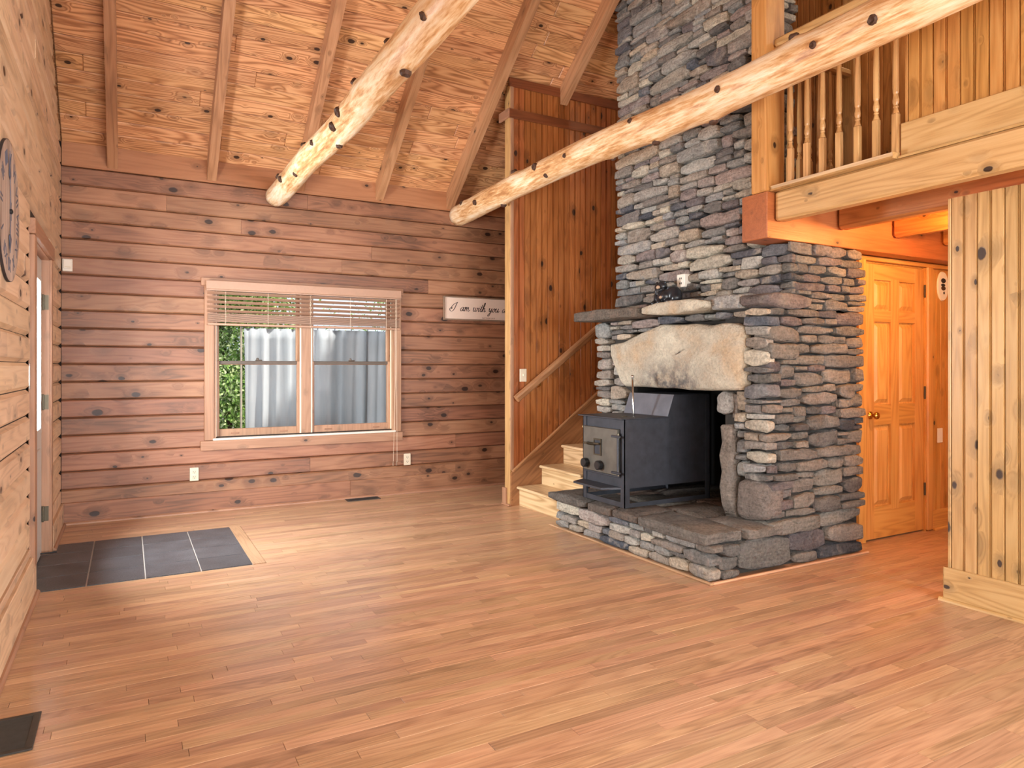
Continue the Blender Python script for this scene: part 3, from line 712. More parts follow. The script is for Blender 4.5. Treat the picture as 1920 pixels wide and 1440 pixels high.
def stone_geo(c, h, ax=(X3, Y3, Z3), rough=.12, seg=None, rnd_=None):
    """an irregular rounded block: a gridded box pulled towards a rounded box, skewed and roughened"""
    rnd_ = rnd_ or rs
    hx, hy, hz = h
    n = seg or [max(2, min(6, int(2 * q / .06) + 1)) for q in h]
    rad = min(h) * rnd_.uniform(.22, .42)
    sk = rnd_.uniform(-.16, .16); tp = rnd_.uniform(-.28, .28); rd0 = rnd_.uniform(.05, .6); rd1 = rnd_.uniform(.05, .6); dome = rnd_.uniform(0, .25); bow = rnd_.uniform(-.12, .12)
    seed = Vector((rnd_.uniform(0, 90), rnd_.uniform(0, 90), rnd_.uniform(0, 90)))
    idx = {}; V, F = [], []
    def ticks(hh, m):
        mid = [(-hh + rad) + 2 * (hh - rad) * q / (m - 2) for q in range(m - 1)] if m > 2 else [-hh + rad, hh - rad]
        return [-hh] + mid + [hh]
    n = [max(3, q + 1) for q in n]
    T = [ticks(h[q], n[q]) for q in range(3)]
    n = [len(t) - 1 for t in T]
    def vid(i, j, k):
        if (i, j, k) in idx: return idx[i, j, k]
        p = Vector((T[0][i], T[1][j], T[2][k]))
        q = Vector((max(-hx + rad, min(hx - rad, p.x)), max(-hy + rad, min(hy - rad, p.y)), max(-hz + rad, min(hz - rad, p.z))))
        d = p - q
        if d.length > 1e-6: p = q + d.normalized() * rad
        u, w = p.x / hx, p.z / hz
        a, b_ = (p.x, p.y)
        long_x = hx >= hy
        t = (a / hx) if long_x else (b_ / hy)
        ex = abs(t) ** 3
        p.z = p.z * (1 + tp * t * .5) * (1 - (rd1 if t > 0 else rd0) * ex) + sk * t * hz + bow * (1 - t * t) * hz
        m = min(h)
        if long_x: p.y *= 1 + dome * .3 * (1 - t * t) * (1 - w * w)
        else: p.x *= 1 + dome * .3 * (1 - t * t) * (1 - w * w)
        nz = noise.noise_vector((p + seed * 1.0) * (1.1 / max(.03, m * 2)) + seed)
        nz2 = noise.noise_vector(p * 28 + seed)
        p += Vector(nz) * m * rough * 1.9 + Vector(nz2) * m * rough * .7
        idx[i, j, k] = len(V); V.append(Vector(c) + ax[0] * p.x + ax[1] * p.y + ax[2] * p.z)
        return idx[i, j, k]
    for k, (A, B) in enumerate(((1, 2), (0, 2), (0, 1))):
        for s in (0, n[k]):
            for a in range(n[A]):
                for b in range(n[B]):
                    q = []
                    for da, db in ((0, 0), (1, 0), (1, 1), (0, 1)):
                        t = [0, 0, 0]; t[k] = s; t[A] = a + da; t[B] = b + db; q.append(vid(*t))
                    flip = (s == 0) ^ (k == 1)
                    F.append(q[::-1] if flip else q)
    return V, F
def pack(length, z_lo, z_hi, corner, rnd_, hmin=.04, hmax=.105, lmin=.10, lmax=.42, res=.01):
    """fill an unrolled strip with stones bottom-up; z_lo(s), z_hi(s) give its lower and upper edge. yields (s0,s1,z0,z1)"""
    N = int(round(length / res)); sky = [z_lo((i + .5) * res) for i in range(N)]; top = [z_hi((i + .5) * res) for i in range(N)]
    out = []
    while True:
        live = [i for i in range(N) if sky[i] < top[i] - .004]
        if not live: break
        zmin = min(sky[i] for i in live); i0 = next(i for i in live if sky[i] <= zmin + .002)
        i1 = i0
        while i1 < N and abs(sky[i1] - sky[i0]) < .006 and sky[i1] < top[i1] - .004 and abs(top[i1] - top[i0]) < .3: i1 += 1
        w = (i1 - i0) * res
        hh = rnd_.choice([rnd_.uniform(hmin, hmax), rnd_.uniform(hmin, hmin + .35 * (hmax - hmin))])
        L = min(lmax, max(lmin, hh * rnd_.uniform(1.6, 5.2)))
        if w - L < lmin * .8: L = w if w < lmax * 1.15 else w / 2
        n = max(1, min(i1 - i0, int(round(L / res)))); zz = sky[i0]
        left = sky[i0 - 1] - zz if i0 > 0 else 9
        right = sky[i1] - zz if i1 < N else 9
        for g in (left, right if n == i1 - i0 else 9):
            if 0 < g < hh * 1.5 and abs(g - hh) < .022: hh = g
        if w < .07: hh = max(.03, min(hh, min(max(left, .03), max(right, .03)) if min(left, right) < .2 else hh))
        tmax = min(top[i0:i0 + n])
        if tmax - (zz + hh) < hmin * .8: hh = tmax - zz
        if hh > hmax * 1.7 and tmax - zz == hh: hh = hh / 2
        out.append((i0 * res, (i0 + n) * res, zz, zz + hh))
        for i in range(i0, i0 + n): sky[i] = zz + hh
    return out
STONES = []                                   # (screen size, geometry, name, material)
def put_stone(name, x0, x1, y0, y1, z0, z1, mat, rough=.15, gap=.003):
    c = ((x0 + x1) / 2, (y0 + y1) / 2, (z0 + z1) / 2)
    g = stone_geo(c, ((x1 - x0) / 2 - gap, (y1 - y0) / 2 - gap, (z1 - z0) / 2 - gap * .6), rough=rough)
    q = proj(*c); size = 0
    if q and -50 < q[0] < 1970 and -60 < q[1] < 1500: size = max((y1 - y0), (x1 - x0) * .6) * (z1 - z0) / q[2] ** 2
    STONES.append((size, g, name, mat))
def strip_L(name, stones, fx, yA, yC, xEnd, mat_f, mat_s, dep=.13, prot=.028):
    """stones of a strip that runs along x=fx from yA down to the corner yC, then along y=yC towards xEnd"""
    sc = yA - yC
    for s0, s1, z0, z1 in stones:
        pr = rs.uniform(-.012, prot); d = dep
        if s1 <= sc + .001: put_stone(name, fx - pr, fx + d, yA - s1, yA - s0, z0, z1, mat_f)
        elif s0 >= sc - .001:
            put_stone(name, fx + (s0 - sc), min(fx + (s1 - sc), xEnd) , yC - pr, yC + d, z0, z1, mat_s)
        else: put_stone(name, fx - pr, fx + max(s1 - sc, .06), yC - max(0, pr * .6), yA - s0, z0, z1, mat_f if s0 < sc - .12 else mat_s)
S, S_SHADE = M['stone'], M['stone_shade']
# hearth plinth: front and side
LH = 4.74 - FY0; LHs = BXE - HX
def hz(s):
    if s > LH + (FX - HX) - .02: return .215
    return .212
pre = [(LH + .24, LH + .70, .02, .215), (LH + .72, LH + 1.06, .075, .215), (LH + .72, LH + .98, 0, .075), (LH + .98, LH + 1.44, 0, .085), (LH + 1.06, LH + 1.44, .085, .215)]
def hlo(s):
    return .215 if s > LH + .24 else 0.0
strip_L('hearth_stone', pack(LH + LHs, hlo, hz, LH, rs, .045, .10, .1, .36), HX, 4.74, FY0, BXE, S, S_SHADE, dep=.12, prot=.02)
strip_L('hearth_stone', pre, HX, 4.74, FY0, BXE, S, S_SHADE, dep=.12, prot=.012)
# hearth top slabs
for x0, x1, y0, y1, mm in ((2.985, 3.30, 3.03, 3.66, 'b'), (3.31, 3.62, 2.99, 3.42, 'b'), (2.99, 3.33, 3.67, 3.95, 'g'), (2.98, 3.32, 3.96, 4.24, 'g'), (2.965, 3.36, 4.25, 4.77, 'g'), (3.34, 3.72, 3.43, 3.86, 'g'), (3.34, 3.72, 3.87, 4.24, 'g'), (3.37, 3.72, 4.25, 4.76, 'g'), (3.73, 4.34, 3.43, 3.9, 'g'), (3.73, 4.34, 3.91, 4.42, 'g')):
    g = stone_geo(((x0 + x1) / 2, (y0 + y1) / 2, HT - .04), ((x1 - x0) / 2 - .004, (y1 - y0) / 2 - .004, .038), rough=.08, seg=[6, 6, 2])
    g = ([Vector((v.x, v.y, min(v.z, HT + .002) if v.z > HT - .03 else v.z)) for v in g[0]], g[1])
    o = obj('hearth_slab', g, M['slab'] if mm == 'g' else M['stone_shade'], fp, True)
# right pillar and side of the body
A0 = 3.28
LA = A0 - FY0; LAs = BXE - FX
def alo(s): return HT + .26 if s < LA + .02 else .215
def ahi(s):
    if s < .08: return 1.12
    return 1.655
strip_L('stone', pack(LA + LAs, alo, ahi, LA, rs, .045, .115, .12, .46), FX, A0, FY0, BXE, S, S_SHADE)
put_stone('stone', FX - .015, FX + .16, FY0 - .01, A0 - .01, HT + .005, HT + .265, S_SHADE, .1)
put_stone('jamb_stone', FX - .03, FX + .10, A0 + .002, A0 + .118, HT + .01, .925, S_SHADE, .16)
put_stone('jamb_stone', FX - .02, FX + .10, A0 + .035, A0 + .165, .955, 1.118, S, .1)
put_stone('jamb_stone', FX + .02, FX + .12, A0 + .0, A0 + .05, .92, 1.11, S_SHADE, .1)
# left jamb and the courses around the lintel
def clo(s): return HT
def chi(s): return 1.645 if s < .20 else (1.118 if s < .40 else 1.118)
for s0, s1, z0, z1 in pack(.41, clo, chi, 9, rs, .05, .10, .1, .2): put_stone('stone', FX - rs.uniform(-.01, .02), FX + .13, FY1 - s1, FY1 - s0, z0, z1, S)
def llo(s):
    y = 4.64 - s
    return 1.60 if y < 4.04 else (1.55 if y < 4.36 else 1.50)
for s0, s1, z0, z1 in pack(1.44, llo, lambda s: 1.655, 9, rs, .035, .07, .1, .36): put_stone('stone', FX - rs.uniform(-.02, .01), FX + .13, 4.64 - s1, 4.64 - s0, z0, z1, S)
for y0, y1, z0, z1 in ((4.46, 4.62, 1.12, 1.2), (4.52, 4.63, 1.2, 1.29), (4.56, 4.64, 1.29, 1.36)): put_stone('stone', FX + .02, FX + .13, y0, y1, z0, z1, S)
# lintel
prof = [(4.632, 1.381), (4.617, 1.469), (4.448, 1.486), (4.215, 1.536), (3.97, 1.589), (3.80, 1.592), (3.637, 1.583), (3.484, 1.553), (3.38, 1.566), (3.292, 1.572), (3.21, 1.545), (3.195, 1.46), (3.19, 1.376), (3.196, 1.25), (3.197, 1.17), (3.211, 1.128), (3.34, 1.122), (3.484, 1.124), (3.69, 1.118), (3.85, 1.128), (3.97, 1.118), (4.2, 1.122), (4.42, 1.126), (4.47, 1.15), (4.553, 1.271)]
def lintel_geo():
    n = len(prof); cy, cz_ = 3.9, 1.35
    V, F = [], []
    rings = [(FX + .2, 1.0), (FX - .005, 1.0), (FX - .03, .965), (FX - .04, .9), (FX - .045, .72), (FX - .045, .5), (FX - .043, .25)]
    for x, sc in rings:
        for a, b in prof:
            p = Vector((x, cy + (a - cy) * sc, cz_ + (b - cz_) * (sc if sc > .99 else max(.05, sc - (1 - sc) * .2))))
            p += Vector(noise.noise_vector(p * 5)) * (.022 if x < FX else .006) + Vector(noise.noise_vector(p * 17)) * (.009 if x < FX else .002)
            V.append(p)
    V.append(Vector((FX - .045, cy, cz_)))
    for i in range(len(rings) - 1):
        for k in range(n): F.append([i * n + k, (i + 1) * n + k, (i + 1) * n + (k + 1) % n, i * n + (k + 1) % n])
    L = (len(rings) - 1) * n
    for k in range(n): F.append([L + k, len(V) - 1, L + (k + 1) % n])
    return V, [f[::-1] for f in F]
obj('lintel_stone', lintel_geo(), M['lintel'], fp, True)
# mantel shelf
def mslab(name, x0, x1, y0, y1, z0, z1, mat, r=.1):
    obj(name, stone_geo(((x0 + x1) / 2, (y0 + y1) / 2, (z0 + z1) / 2), ((x1 - x0) / 2 - .003, (y1 - y0) / 2 - .003, (z1 - z0) / 2), rough=r, seg=[5, 9, 3]), mat, fp, True)
mslab('mantel_stone', 3.34, 3.80, 4.09, 4.95, 1.655, 1.742, M['slab'])
mslab('mantel_stone', 3.37, 3.80, 3.46, 4.10, 1.655, 1.748, M['lintel'], .08)
mslab('mantel_stone', 3.46, 3.80, 3.22, 3.47, 1.66, 1.76, S, .08)
mslab('mantel_stone', 3.47, 3.90, 2.995, 3.23, 1.65, 1.755, S_SHADE, .08)
# chimney breast above the mantel, then the chimney
LD = FY1 - FY0
def dlo(s): return 1.745 if s < LD + .17 else 1.655
strip_L('stone', pack(LD + BXE - UX, dlo, lambda s: 2.088, LD, rs, .04, .10, .1, .45), UX, FY1, FY0, BXE, S, S_SHADE)
CYc = 3.25
LC = FY1 - CYc
def chi2(s):
    y = FY1 - s if s < LC else 3.2
    return 4.75
strip_L('chimney_stone', pack(LC + 4.05 - UX, lambda s: 2.09, chi2, LC, rs, .042, .115, .1, .5), UX, FY1, CYc, 4.05, S, S)
STONES.sort(key=lambda t: -t[0])
cnt = {}; rest = {}
for size, g, name, mat in STONES:
    cnt[name] = cnt.get(name, 0) + 1
    if cnt[name] <= 290: obj(name, g, mat, fp, True)
    else: rest.setdefault(mat.name, (mat, []))[1].append(g)
strip = []
for s0, s1, z0, z1 in pack(LC + 4.05 - UX, lambda s: 4.75, lambda s: (5.9 if s > LC - .02 else min(5.9, zc(FY1 - s) - .02)), LC, rs, .06, .14, .15, .5):
    pr = rs.uniform(-.012, .028)
    if s1 <= LC + .001: b_ = (UX - pr, UX + .13, FY1 - s1, FY1 - s0)
    else: b_ = (UX + max(0, s0 - LC), UX + s1 - LC, CYc - pr, CYc + .13)
    strip.append(stone_geo(((b_[0] + b_[1]) / 2, (b_[2] + b_[3]) / 2, (z0 + z1) / 2), (max(.03, (b_[1] - b_[0]) / 2 - .004), (b_[3] - b_[2]) / 2 - .004, (z1 - z0) / 2 - .003)))
rest.setdefault(S.name, (S, []))[1].extend(strip)
for mat, gs in rest.values(): tag(obj('upper_stones', join(gs), mat, fp, True), kind='stuff')
hm = thing('trim_4', (3.0, 3.0, 0), kind='structure')
obj('hearth_moulding', bx(2.975, 3.0, 2.975, 4.76, 0, .014, b=.005), W['floor_y'], hm)
obj('hearth_moulding', bx(3.0, 4.46, 2.975, 2.998, 0, .014, b=.005), W['floor'], hm)

# ------------------------------------------------------------------ wood stove
st = thing('wood_stove', (3.43, 4.1, HT), 'black steel wood stove with stepped top standing on the stone hearth', 'stove')
SY0, SY1 = 3.85, 4.35
zs0 = HT + .003
obj('body', prism([(3.045, .425), (3.83, .425), (3.83, 1.072), (3.485, 1.072), (3.425, .912), (3.045, .912)], (0, SY0 + .008, 0), X3, Z3, Y3, SY1 - SY0 - .016), M['iron'], st)
obj('top_plate', bx(2.995, 3.43, SY0 - .015, SY1 + .02, .912, .921, b=.002), M['iron'], st)
sl = Vector((.06, 0, .16)).normalized()
obj('sloped_plate', obox((3.452, (SY0 + SY1) / 2, .997), (.086, (SY1 - SY0) / 2 + .002, .003), (sl, Y3, sl.cross(Y3)), .001), M['ironsheen'], st)
obj('upper_plate', bx(3.48, 3.84, SY0, SY1, 1.070, 1.078, b=.002), M['iron'], st)
def angle_iron(x, y, sx, sy, z0, z1, w=.045, t=.006):
    return join([bx(min(x, x + sx * w), max(x, x + sx * w), min(y, y + sy * t), max(y, y + sy * t), z0, z1), bx(min(x, x + sx * t), max(x, x + sx * t), min(y, y + sy * w), max(y, y + sy * w), z0, z1)])
for x, sx in ((3.030, 1), (3.84, -1)):
    for y, sy in ((SY0 - .002, 1), (SY1 + .002, -1)):
        obj('leg', angle_iron(x, y, sx, sy, zs0, .91 if sx > 0 else 1.07), M['iron'], st)
obj('base_rail', bx(3.032, 3.038, SY0 + .03, SY1 - .03, zs0, zs0 + .035), M['iron'], st)
obj('base_rail', bx(3.04, 3.83, SY0 + .0, SY0 + .006, zs0, zs0 + .03), M['iron'], st)
obj('base_rail', bx(3.04, 3.83, SY1 - .006, SY1, zs0, zs0 + .03), M['iron'], st)
obj('front_plate', bx(3.036, 3.046, SY0 + .03, SY1 - .03, .43, .91), M['iron'], st)
obj('ash_shelf', prism([(SY0 + .03, 3.05), (SY1 + .01, 3.05), (SY1 - .06, 2.90), (SY0 + .10, 2.90)], (0, 0, .418), Y3, X3, Z3, .014), M['iron'], st)
dr = obj('stove_door', bx(3.008, 3.034, 3.905, 4.315, .512, .84, b=.004), M['irondoor'], st)
obj('door_lip', bx(3.014, 3.03, 3.895, 4.325, .50, .512, b=.002), M['iron'], dr)
for y in (4.27, 4.095):
    obj('draft_knob', lathe([(.032, 0), (.034, .004), (.034, .035), (.028, .04)], (3.008, y, .567), 12, (Y3, Z3, -X3)), M['black'], dr)
obj('emblem', bx(3.003, 3.009, 4.085, 4.175, .635, .755, b=.002), M['iron'], dr)
obj('emblem_frame', join([bx(2.999, 3.005, 4.085, 4.175, .745, .757), bx(2.999, 3.005, 4.085, 4.175, .635, .645), bx(2.999, 3.005, 4.085, 4.095, .645, .745), bx(2.999, 3.005, 4.165, 4.175, .645, .745)]), M['hinge'], dr)
obj('door_handle', tube([(2.99, 4.285, .713), (2.985, 4.24, .716), (2.985, 4.15, .72), (2.99, 4.09, .722)], .008, 8), M['hinge'], dr)
obj('handle_coil', join([tube([(2.985, y, .716), (2.985, y + .004, .716)], .0115, 8) for y in [4.15 + .009 * k for k in range(9)]]), M['hinge'], dr)
for z in (.79, .535):
    h = obj('door_hinge', bx(2.995, 3.012, 3.865, 3.96, z - .008, z + .008, b=.003), M['iron'], st); obj('hinge_pin', lathe([(.009, -.022), (.009, .022)], (3.012, 3.895, z), 8), M['hinge'], h)
obj('door_rod', tube([(3.006, 3.893, .52), (3.006, 3.893, .80)], .008, 8), M['iron'], st)
obj('damper_rod', tube([(3.283, 4.06, .921), (3.280, 4.06, .93), (3.272, 4.06, 1.205)], .0075, 10), M['chrome'], st, True)
obj('rod_cap', lathe([(.010, 0), (.0115, .004), (.0115, .018), (.006, .022)], (3.272, 4.06, 1.198), 10), M['chrome'], st, True)
obj('vent_tab', bx(3.12, 3.16, 3.98, 4.0, .921, .926), M['hinge'], st)

# ------------------------------------------------------------------ staircase
sc = thing('staircase', (3.6, 5.2, 0), 'varnished pine staircase climbing behind the stone fireplace along the panelled wall', 'staircase')
RISE, RUN, X0s = .1785, .2435, 3.17
SYa, SYb = 4.90, YS - .022
for k in range(10):
    xr = X0s + RUN * k; z1 = RISE * (k + 1)
    obj('riser', bx(xr, xr + .018, SYa, SYb, RISE * k, z1 - .026), W['tread'], sc)
    obj('tread', bx(xr - .034, xr + RUN + .016, SYa, SYb, z1 - .026, z1, b=.009), W['tread'], sc)
sk_ = [(3.085, 0), (X0s + .02, 0), (X0s + .02 + RUN * 9, RISE * 9), (X0s + .02 + RUN * 9, RISE * 9 + .36), (3.2, .385), (3.085, .30)]
obj('skirt_board', prism(sk_, (0, YS - .02, 0), X3, Z3, Y3, .017), W['skirt'], sc)
cp = Vector((RUN, 0, RISE)).normalized()
pc0, pc1 = Vector((3.10, YS - .018, .318)), Vector((5.36, YS - .018, RISE * 9 + .375))
e_ = (pc1 - pc0).normalized()
obj('skirt_cap', obox((pc0 + pc1) / 2, ((pc1 - pc0).length / 2, .016, .011), (e_, Y3, e_.cross(Y3)), .005), W['rail'], sc)
hr = thing('handrail', (3.6, YS - .07, 1.2), 'slim pine stair handrail fixed to the panelled stair wall', 'handrail')
ra, rb = Vector((3.12, YS - .06, .985)), Vector((5.2, YS - .06, .985 + 2.08 * RISE / RUN))
e_ = (rb - ra).normalized(); n_ = e_.cross(Y3)
obj('rail', prism([(-.028, -.030), (.028, -.030), (.032, -.012), (.026, .022), (.012, .032), (-.012, .032), (-.026, .022), (-.032, -.012)], ra, Y3, -n_, e_, (rb - ra).length), W['rail'], hr)
for t in (.32, 1.5):
    c = ra + e_ * t
    obj('bracket', tube([c + Vector((0, 0, -.03)), c + Vector((0, .01, -.07)), c + Vector((0, .055, -.085))], .006, 6), M['brass'], hr)

# ------------------------------------------------------------------ log beams
def log_beam(x, z, r, y0, y1, knots, seed, label, xoff=0):
    t = thing('log_beam', (x, (y0 + y1) / 2, z - r), label, 'beam', 'peeled log tie beams')
    n, m = 30, 150
    V, F = [], []; rk = random.Random(seed)
    kn = [(yk, a, s) for yk, a, s in knots]
    for i in range(m + 1):
        y = y0 + (y1 - y0) * i / m
        cx = x + .018 * math.sin(y * 1.3 + seed) + .008 * math.sin(y * 3.7 + seed * 2) + xoff * (y - y1); cz = z + .014 * math.sin(y * 1.7 + seed * 3)
        for k in range(n):
            a = 2 * math.pi * k / n
            d = Vector((math.cos(a), 0, math.sin(a)))
            rr = r * (1 + .045 * noise.noise(Vector((math.cos(a) * 1.2, y * 1.1, math.sin(a) * 1.2)) + Vector((seed, 0, 0))) + .03 * noise.noise(Vector((math.cos(a) * 3, y * 5, math.sin(a) * 3)) + Vector((seed, 3, 0))))
            for yk, ak, s in kn:
                da = (a - ak + math.pi) % (2 * math.pi) - math.pi
                q = ((y - yk) / (.05 * s)) ** 2 + (da * r / (.038 * s)) ** 2
                if q < 6: rr += .016 * s * math.exp(-q)
            V.append(Vector((cx, y, cz)) + d * rr)
    for i in range(m):
        for k in range(n): F.append([i * n + k, (i + 1) * n + k, (i + 1) * n + (k + 1) % n, i * n + (k + 1) % n])
    F.append(list(range(n))); F.append([m * n + k for k in range(n)][::-1])
    obj('log', (V, [f[::-1] for f in F]), M['log'], t, True)
    for yk, a, s in kn:
        cx = x + .018 * math.sin(yk * 1.3 + seed) + .008 * math.sin(yk * 3.7 + seed * 2) + xoff * (yk - y1); cz = z + .014 * math.sin(yk * 1.7 + seed * 3)
        d = Vector((math.cos(a), 0, math.sin(a))); c = Vector((cx, yk, cz)) + d * (r + .0165 * s)
        tt = Y3.cross(d)
        g = lathe([(.026 * s, -.014), (.025 * s, .001), (.018 * s, .007 * s + .002), (.005 * s, .002)], c, 9, (Y3, d.cross(Y3), d))
        g = ([v + Vector(noise.noise_vector(v * 60)) * .004 for v in g[0]], g[1])
        obj('knot', g, M['knot'], t)
    return t
def kl(seed, y0, y1, n):
    r_ = random.Random(seed); out = []
    for i in range(n):
        y = y0 + (y1 - y0) * (i + r_.uniform(.1, .9)) / n
        out.append((y, R(r_.choice([150, 175, 195, 215, 235, 255, 275, 300, 330, 120])) + r_.uniform(-.15, .15), r_.uniform(.7, 1.25)))
    return out
log_beam(1.215, 2.865, .095, YB + .02, YW - .01, kl(5, 1.5, 6.4, 16), 1.7, 'peeled log tie beam crossing the room to the wall above the window')
log_beam(3.04, 2.885, .105, YB + .02, YW - .01, kl(9, .8, 6.4, 18), 4.2, 'peeled log tie beam running past the stone chimney and loft post')

# ------------------------------------------------------------------ loft railing
lr = thing('loft_railing', (3.6, 2.6, 2.385), 'turned pine baluster railing along the open edge of the loft', 'railing')
obj('shoe_rail', prism([(-.062, 0), (.05, 0), (.05, .034), (-.05, .034), (-.062, .03), (-.055, .012)], (3.595, 2.23, 2.386), X3, Z3, Y3, 3.03 - 2.23), W['yel_y'], lr)
obj('hand_rail', bx(3.565, 3.635, 2.23, 3.03, 3.30, 3.35, b=.012), W['yel_y'], lr)
def baluster(x, y, z0, z1):
    q = .0165; Hh = z1 - z0
    sq = bx(x - q, x + q, y - q, y + q, z0, z0 + .215, b=.003)
    ta = [(q * 1.1, .215), (q * .75, .235), (q * .62, .245), (q * .85, .252), (q * .62, .26), (q * .95, .275), (q * 1.0, .29), (q * .75, .31), (q * .7, .32), (q * .92, .33), (q * 1.0, .36), (q * .95, .5), (q * .6, Hh - .1), (q * .62, Hh)]
    return join([sq, lathe(ta, (x, y, z0), 10)])
for y in (2.924, 2.806, 2.698, 2.589, 2.473, 2.362, 2.251): obj('baluster', baluster(3.598, y, 2.42, 3.305), W['bal'], lr, False)
rr_ = thing('stairwell_railing', (4.1, 3.12, 2.42), 'second turned baluster railing behind the loft edge beside the stairwell', 'railing')
obj('shoe_rail', bx(3.70, 4.40, 3.06, 3.15, 2.42, 2.44, b=.004), W['yel_x'], rr_)
obj('hand_rail', bx(3.69, 4.42, 3.07, 3.13, 3.30, 3.35, b=.012), W['yel_x'], rr_)
obj('newel_post', bx(4.40, 4.48, 3.06, 3.14, 2.42, 3.95, b=.006), W['yel_z'], rr_)
for x in (3.80, 3.90, 4.0, 4.1, 4.21, 4.31): obj('baluster', baluster(x, 3.10, 2.44, 3.305), W['bal'], rr_)

# ------------------------------------------------------------------ window
w1 = thing('window_1', ((WX0 + WX1) / 2, YW, WZ0), kind='structure')
yc = YW - .022
obj('side_casing', bx(.592, WX0 - .004, yc, YW + .03, .63, 2.0, b=.003), W['trim_z'], w1)
obj('side_casing', bx(WX1 + .004, 2.414, yc, YW + .03, .63, 2.0, b=.003), W['trim_z'], w1)
obj('head_casing', bx(.565, 2.436, yc - .004, YW + .03, 2.0, 2.07, b=.003), W['trim_x'], w1)
obj('apron', bx(.56, 2.43, yc - .004, YW + .03, .54, .626, b=.003), W['trim_x'], w1)
obj('sill', bx(.66, 2.355, YW - .03, YW + .2, .626, .645, b=.004), M['white'], w1)
obj('jamb', bx(WX0 - .004, WX0 + .012, YW - .01, YW + .2, .645, 2.03), W['trim_z'], w1)
obj('jamb', bx(WX1 - .012, WX1 + .004, YW - .01, YW + .2, .645, 2.03), W['trim_z'], w1)
obj('jamb', bx(WX0, WX1, YW - .01, YW + .2, 2.015, 2.03), W['trim_x'], w1)
obj('mullion', bx(1.435, 1.53, YW + .03, YW + .18, .645, 2.015, b=.004), W['trim_z'], w1)
for a, b in ((WX0 + .012, 1.435), (1.53, WX1 - .012)):
    for nm, y_, z0, z1, bot, tpw in (('lower_sash', YW + .045, .645, 1.335, .075, .03), ('upper_sash', YW + .085, 1.30, 2.015, .035, .05)):
        s_ = obj(nm, join([bx(a, a + .034, y_, y_ + .034, z0, z1, b=.003), bx(b - .034, b, y_, y_ + .034, z0, z1, b=.003), bx(a + .034, b - .034, y_, y_ + .034, z0, z0 + bot, b=.003)]), W['trim_z'], w1)
        obj('meeting_rail' if nm == 'lower_sash' else 'top_rail', bx(a + .034, b - .034, y_, y_ + .034, z1 - tpw, z1, b=.003), M['darkrail'] if nm == 'lower_sash' else W['trim_x'], s_)
        obj('pane', bx(a + .034, b - .034, y_ + .014, y_ + .019, z0 + bot, z1 - tpw), M['glass'], s_)
        if nm == 'lower_sash':
            obj('sash_lock', join([bx((a + b) / 2 - .03, (a + b) / 2 + .03, y_ + .004, y_ + .03, z1, z1 + .012, b=.004), lathe([(.012, .01), (.012, .024), (.004, .03)], ((a + b) / 2 - .012, y_ + .016, z1), 10)]), M['darkrail'], s_)
            for xx in (a + .13, b - .19): obj('sash_lift', bx(xx, xx + .07, y_ - .006, y_ + .001, z0 + .03, z0 + .042, b=.003), W['trim_x'], s_)
    obj('side_track', bx(a - .002, a + .010, YW + .03, YW + .045, .645, 2.0), M['ivory'], w1)
    obj('side_track', bx(b - .010, b + .002, YW + .03, YW + .045, .645, 2.0), M['ivory'], w1)

# ------------------------------------------------------------------ window blind
bd = thing('window_blind', (1.5, YW - .05, 1.645), 'tan faux-wood slat blind pulled most of the way up over the double window', 'blind')
obj('valance', bx(.60, 2.40, YW - .075, YW - .058, 1.965, 2.045, b=.006), M['blind'], bd)
obj('headrail', bx(.605, 2.395, YW - .056, YW - .026, 1.955, 2.0), M['blind'], bd)
tl = R(-22)
for i in range(5):
    z = 1.935 - .040 * i
    obj('slat', obox((1.5, YW - .048, z), (.885, .025, .0015), (X3, Vector((0, math.cos(tl), math.sin(tl))), Vector((0, -math.sin(tl), math.cos(tl))))), M['blind'], bd)
for i in range(12):
    z = 1.752 - .0065 * i
    obj('slat', obox((1.5, YW - .048, z), (.885, .025, .0016)), M['blind'], bd)
obj('bottom_rail', bx(.612, 2.388, YW - .074, YW - .022, 1.648, 1.668, b=.005), M['blind'], bd)
for x in (.76, 1.12, 1.50, 1.88, 2.24):
    for dy in (-.074, -.022): obj('ladder_cord', tube([(x, YW + dy, 1.95), (x, YW + dy, 1.65)], .0016, 5), M['cord'], bd)
    obj('cord_knot', sphere((x, YW - .075, 1.86), .006, n=8, m=6), M['cord'], bd)
for x in (2.335, 2.345): obj('pull_cord', tube([(x, YW - .078, 1.955), (x + .002, YW - .07, 1.2), (x - .004 + (x - 2.34) * 3, YW - .06, .33)], .0016, 5), M['cord'], bd)
for x in (2.316, 2.35): obj('tassel', lathe([(.003, .03), (.008, .0), (.009, -.012), (.003, -.016)][::-1], (x, YW - .06, .31), 8), M['signframe'], bd)

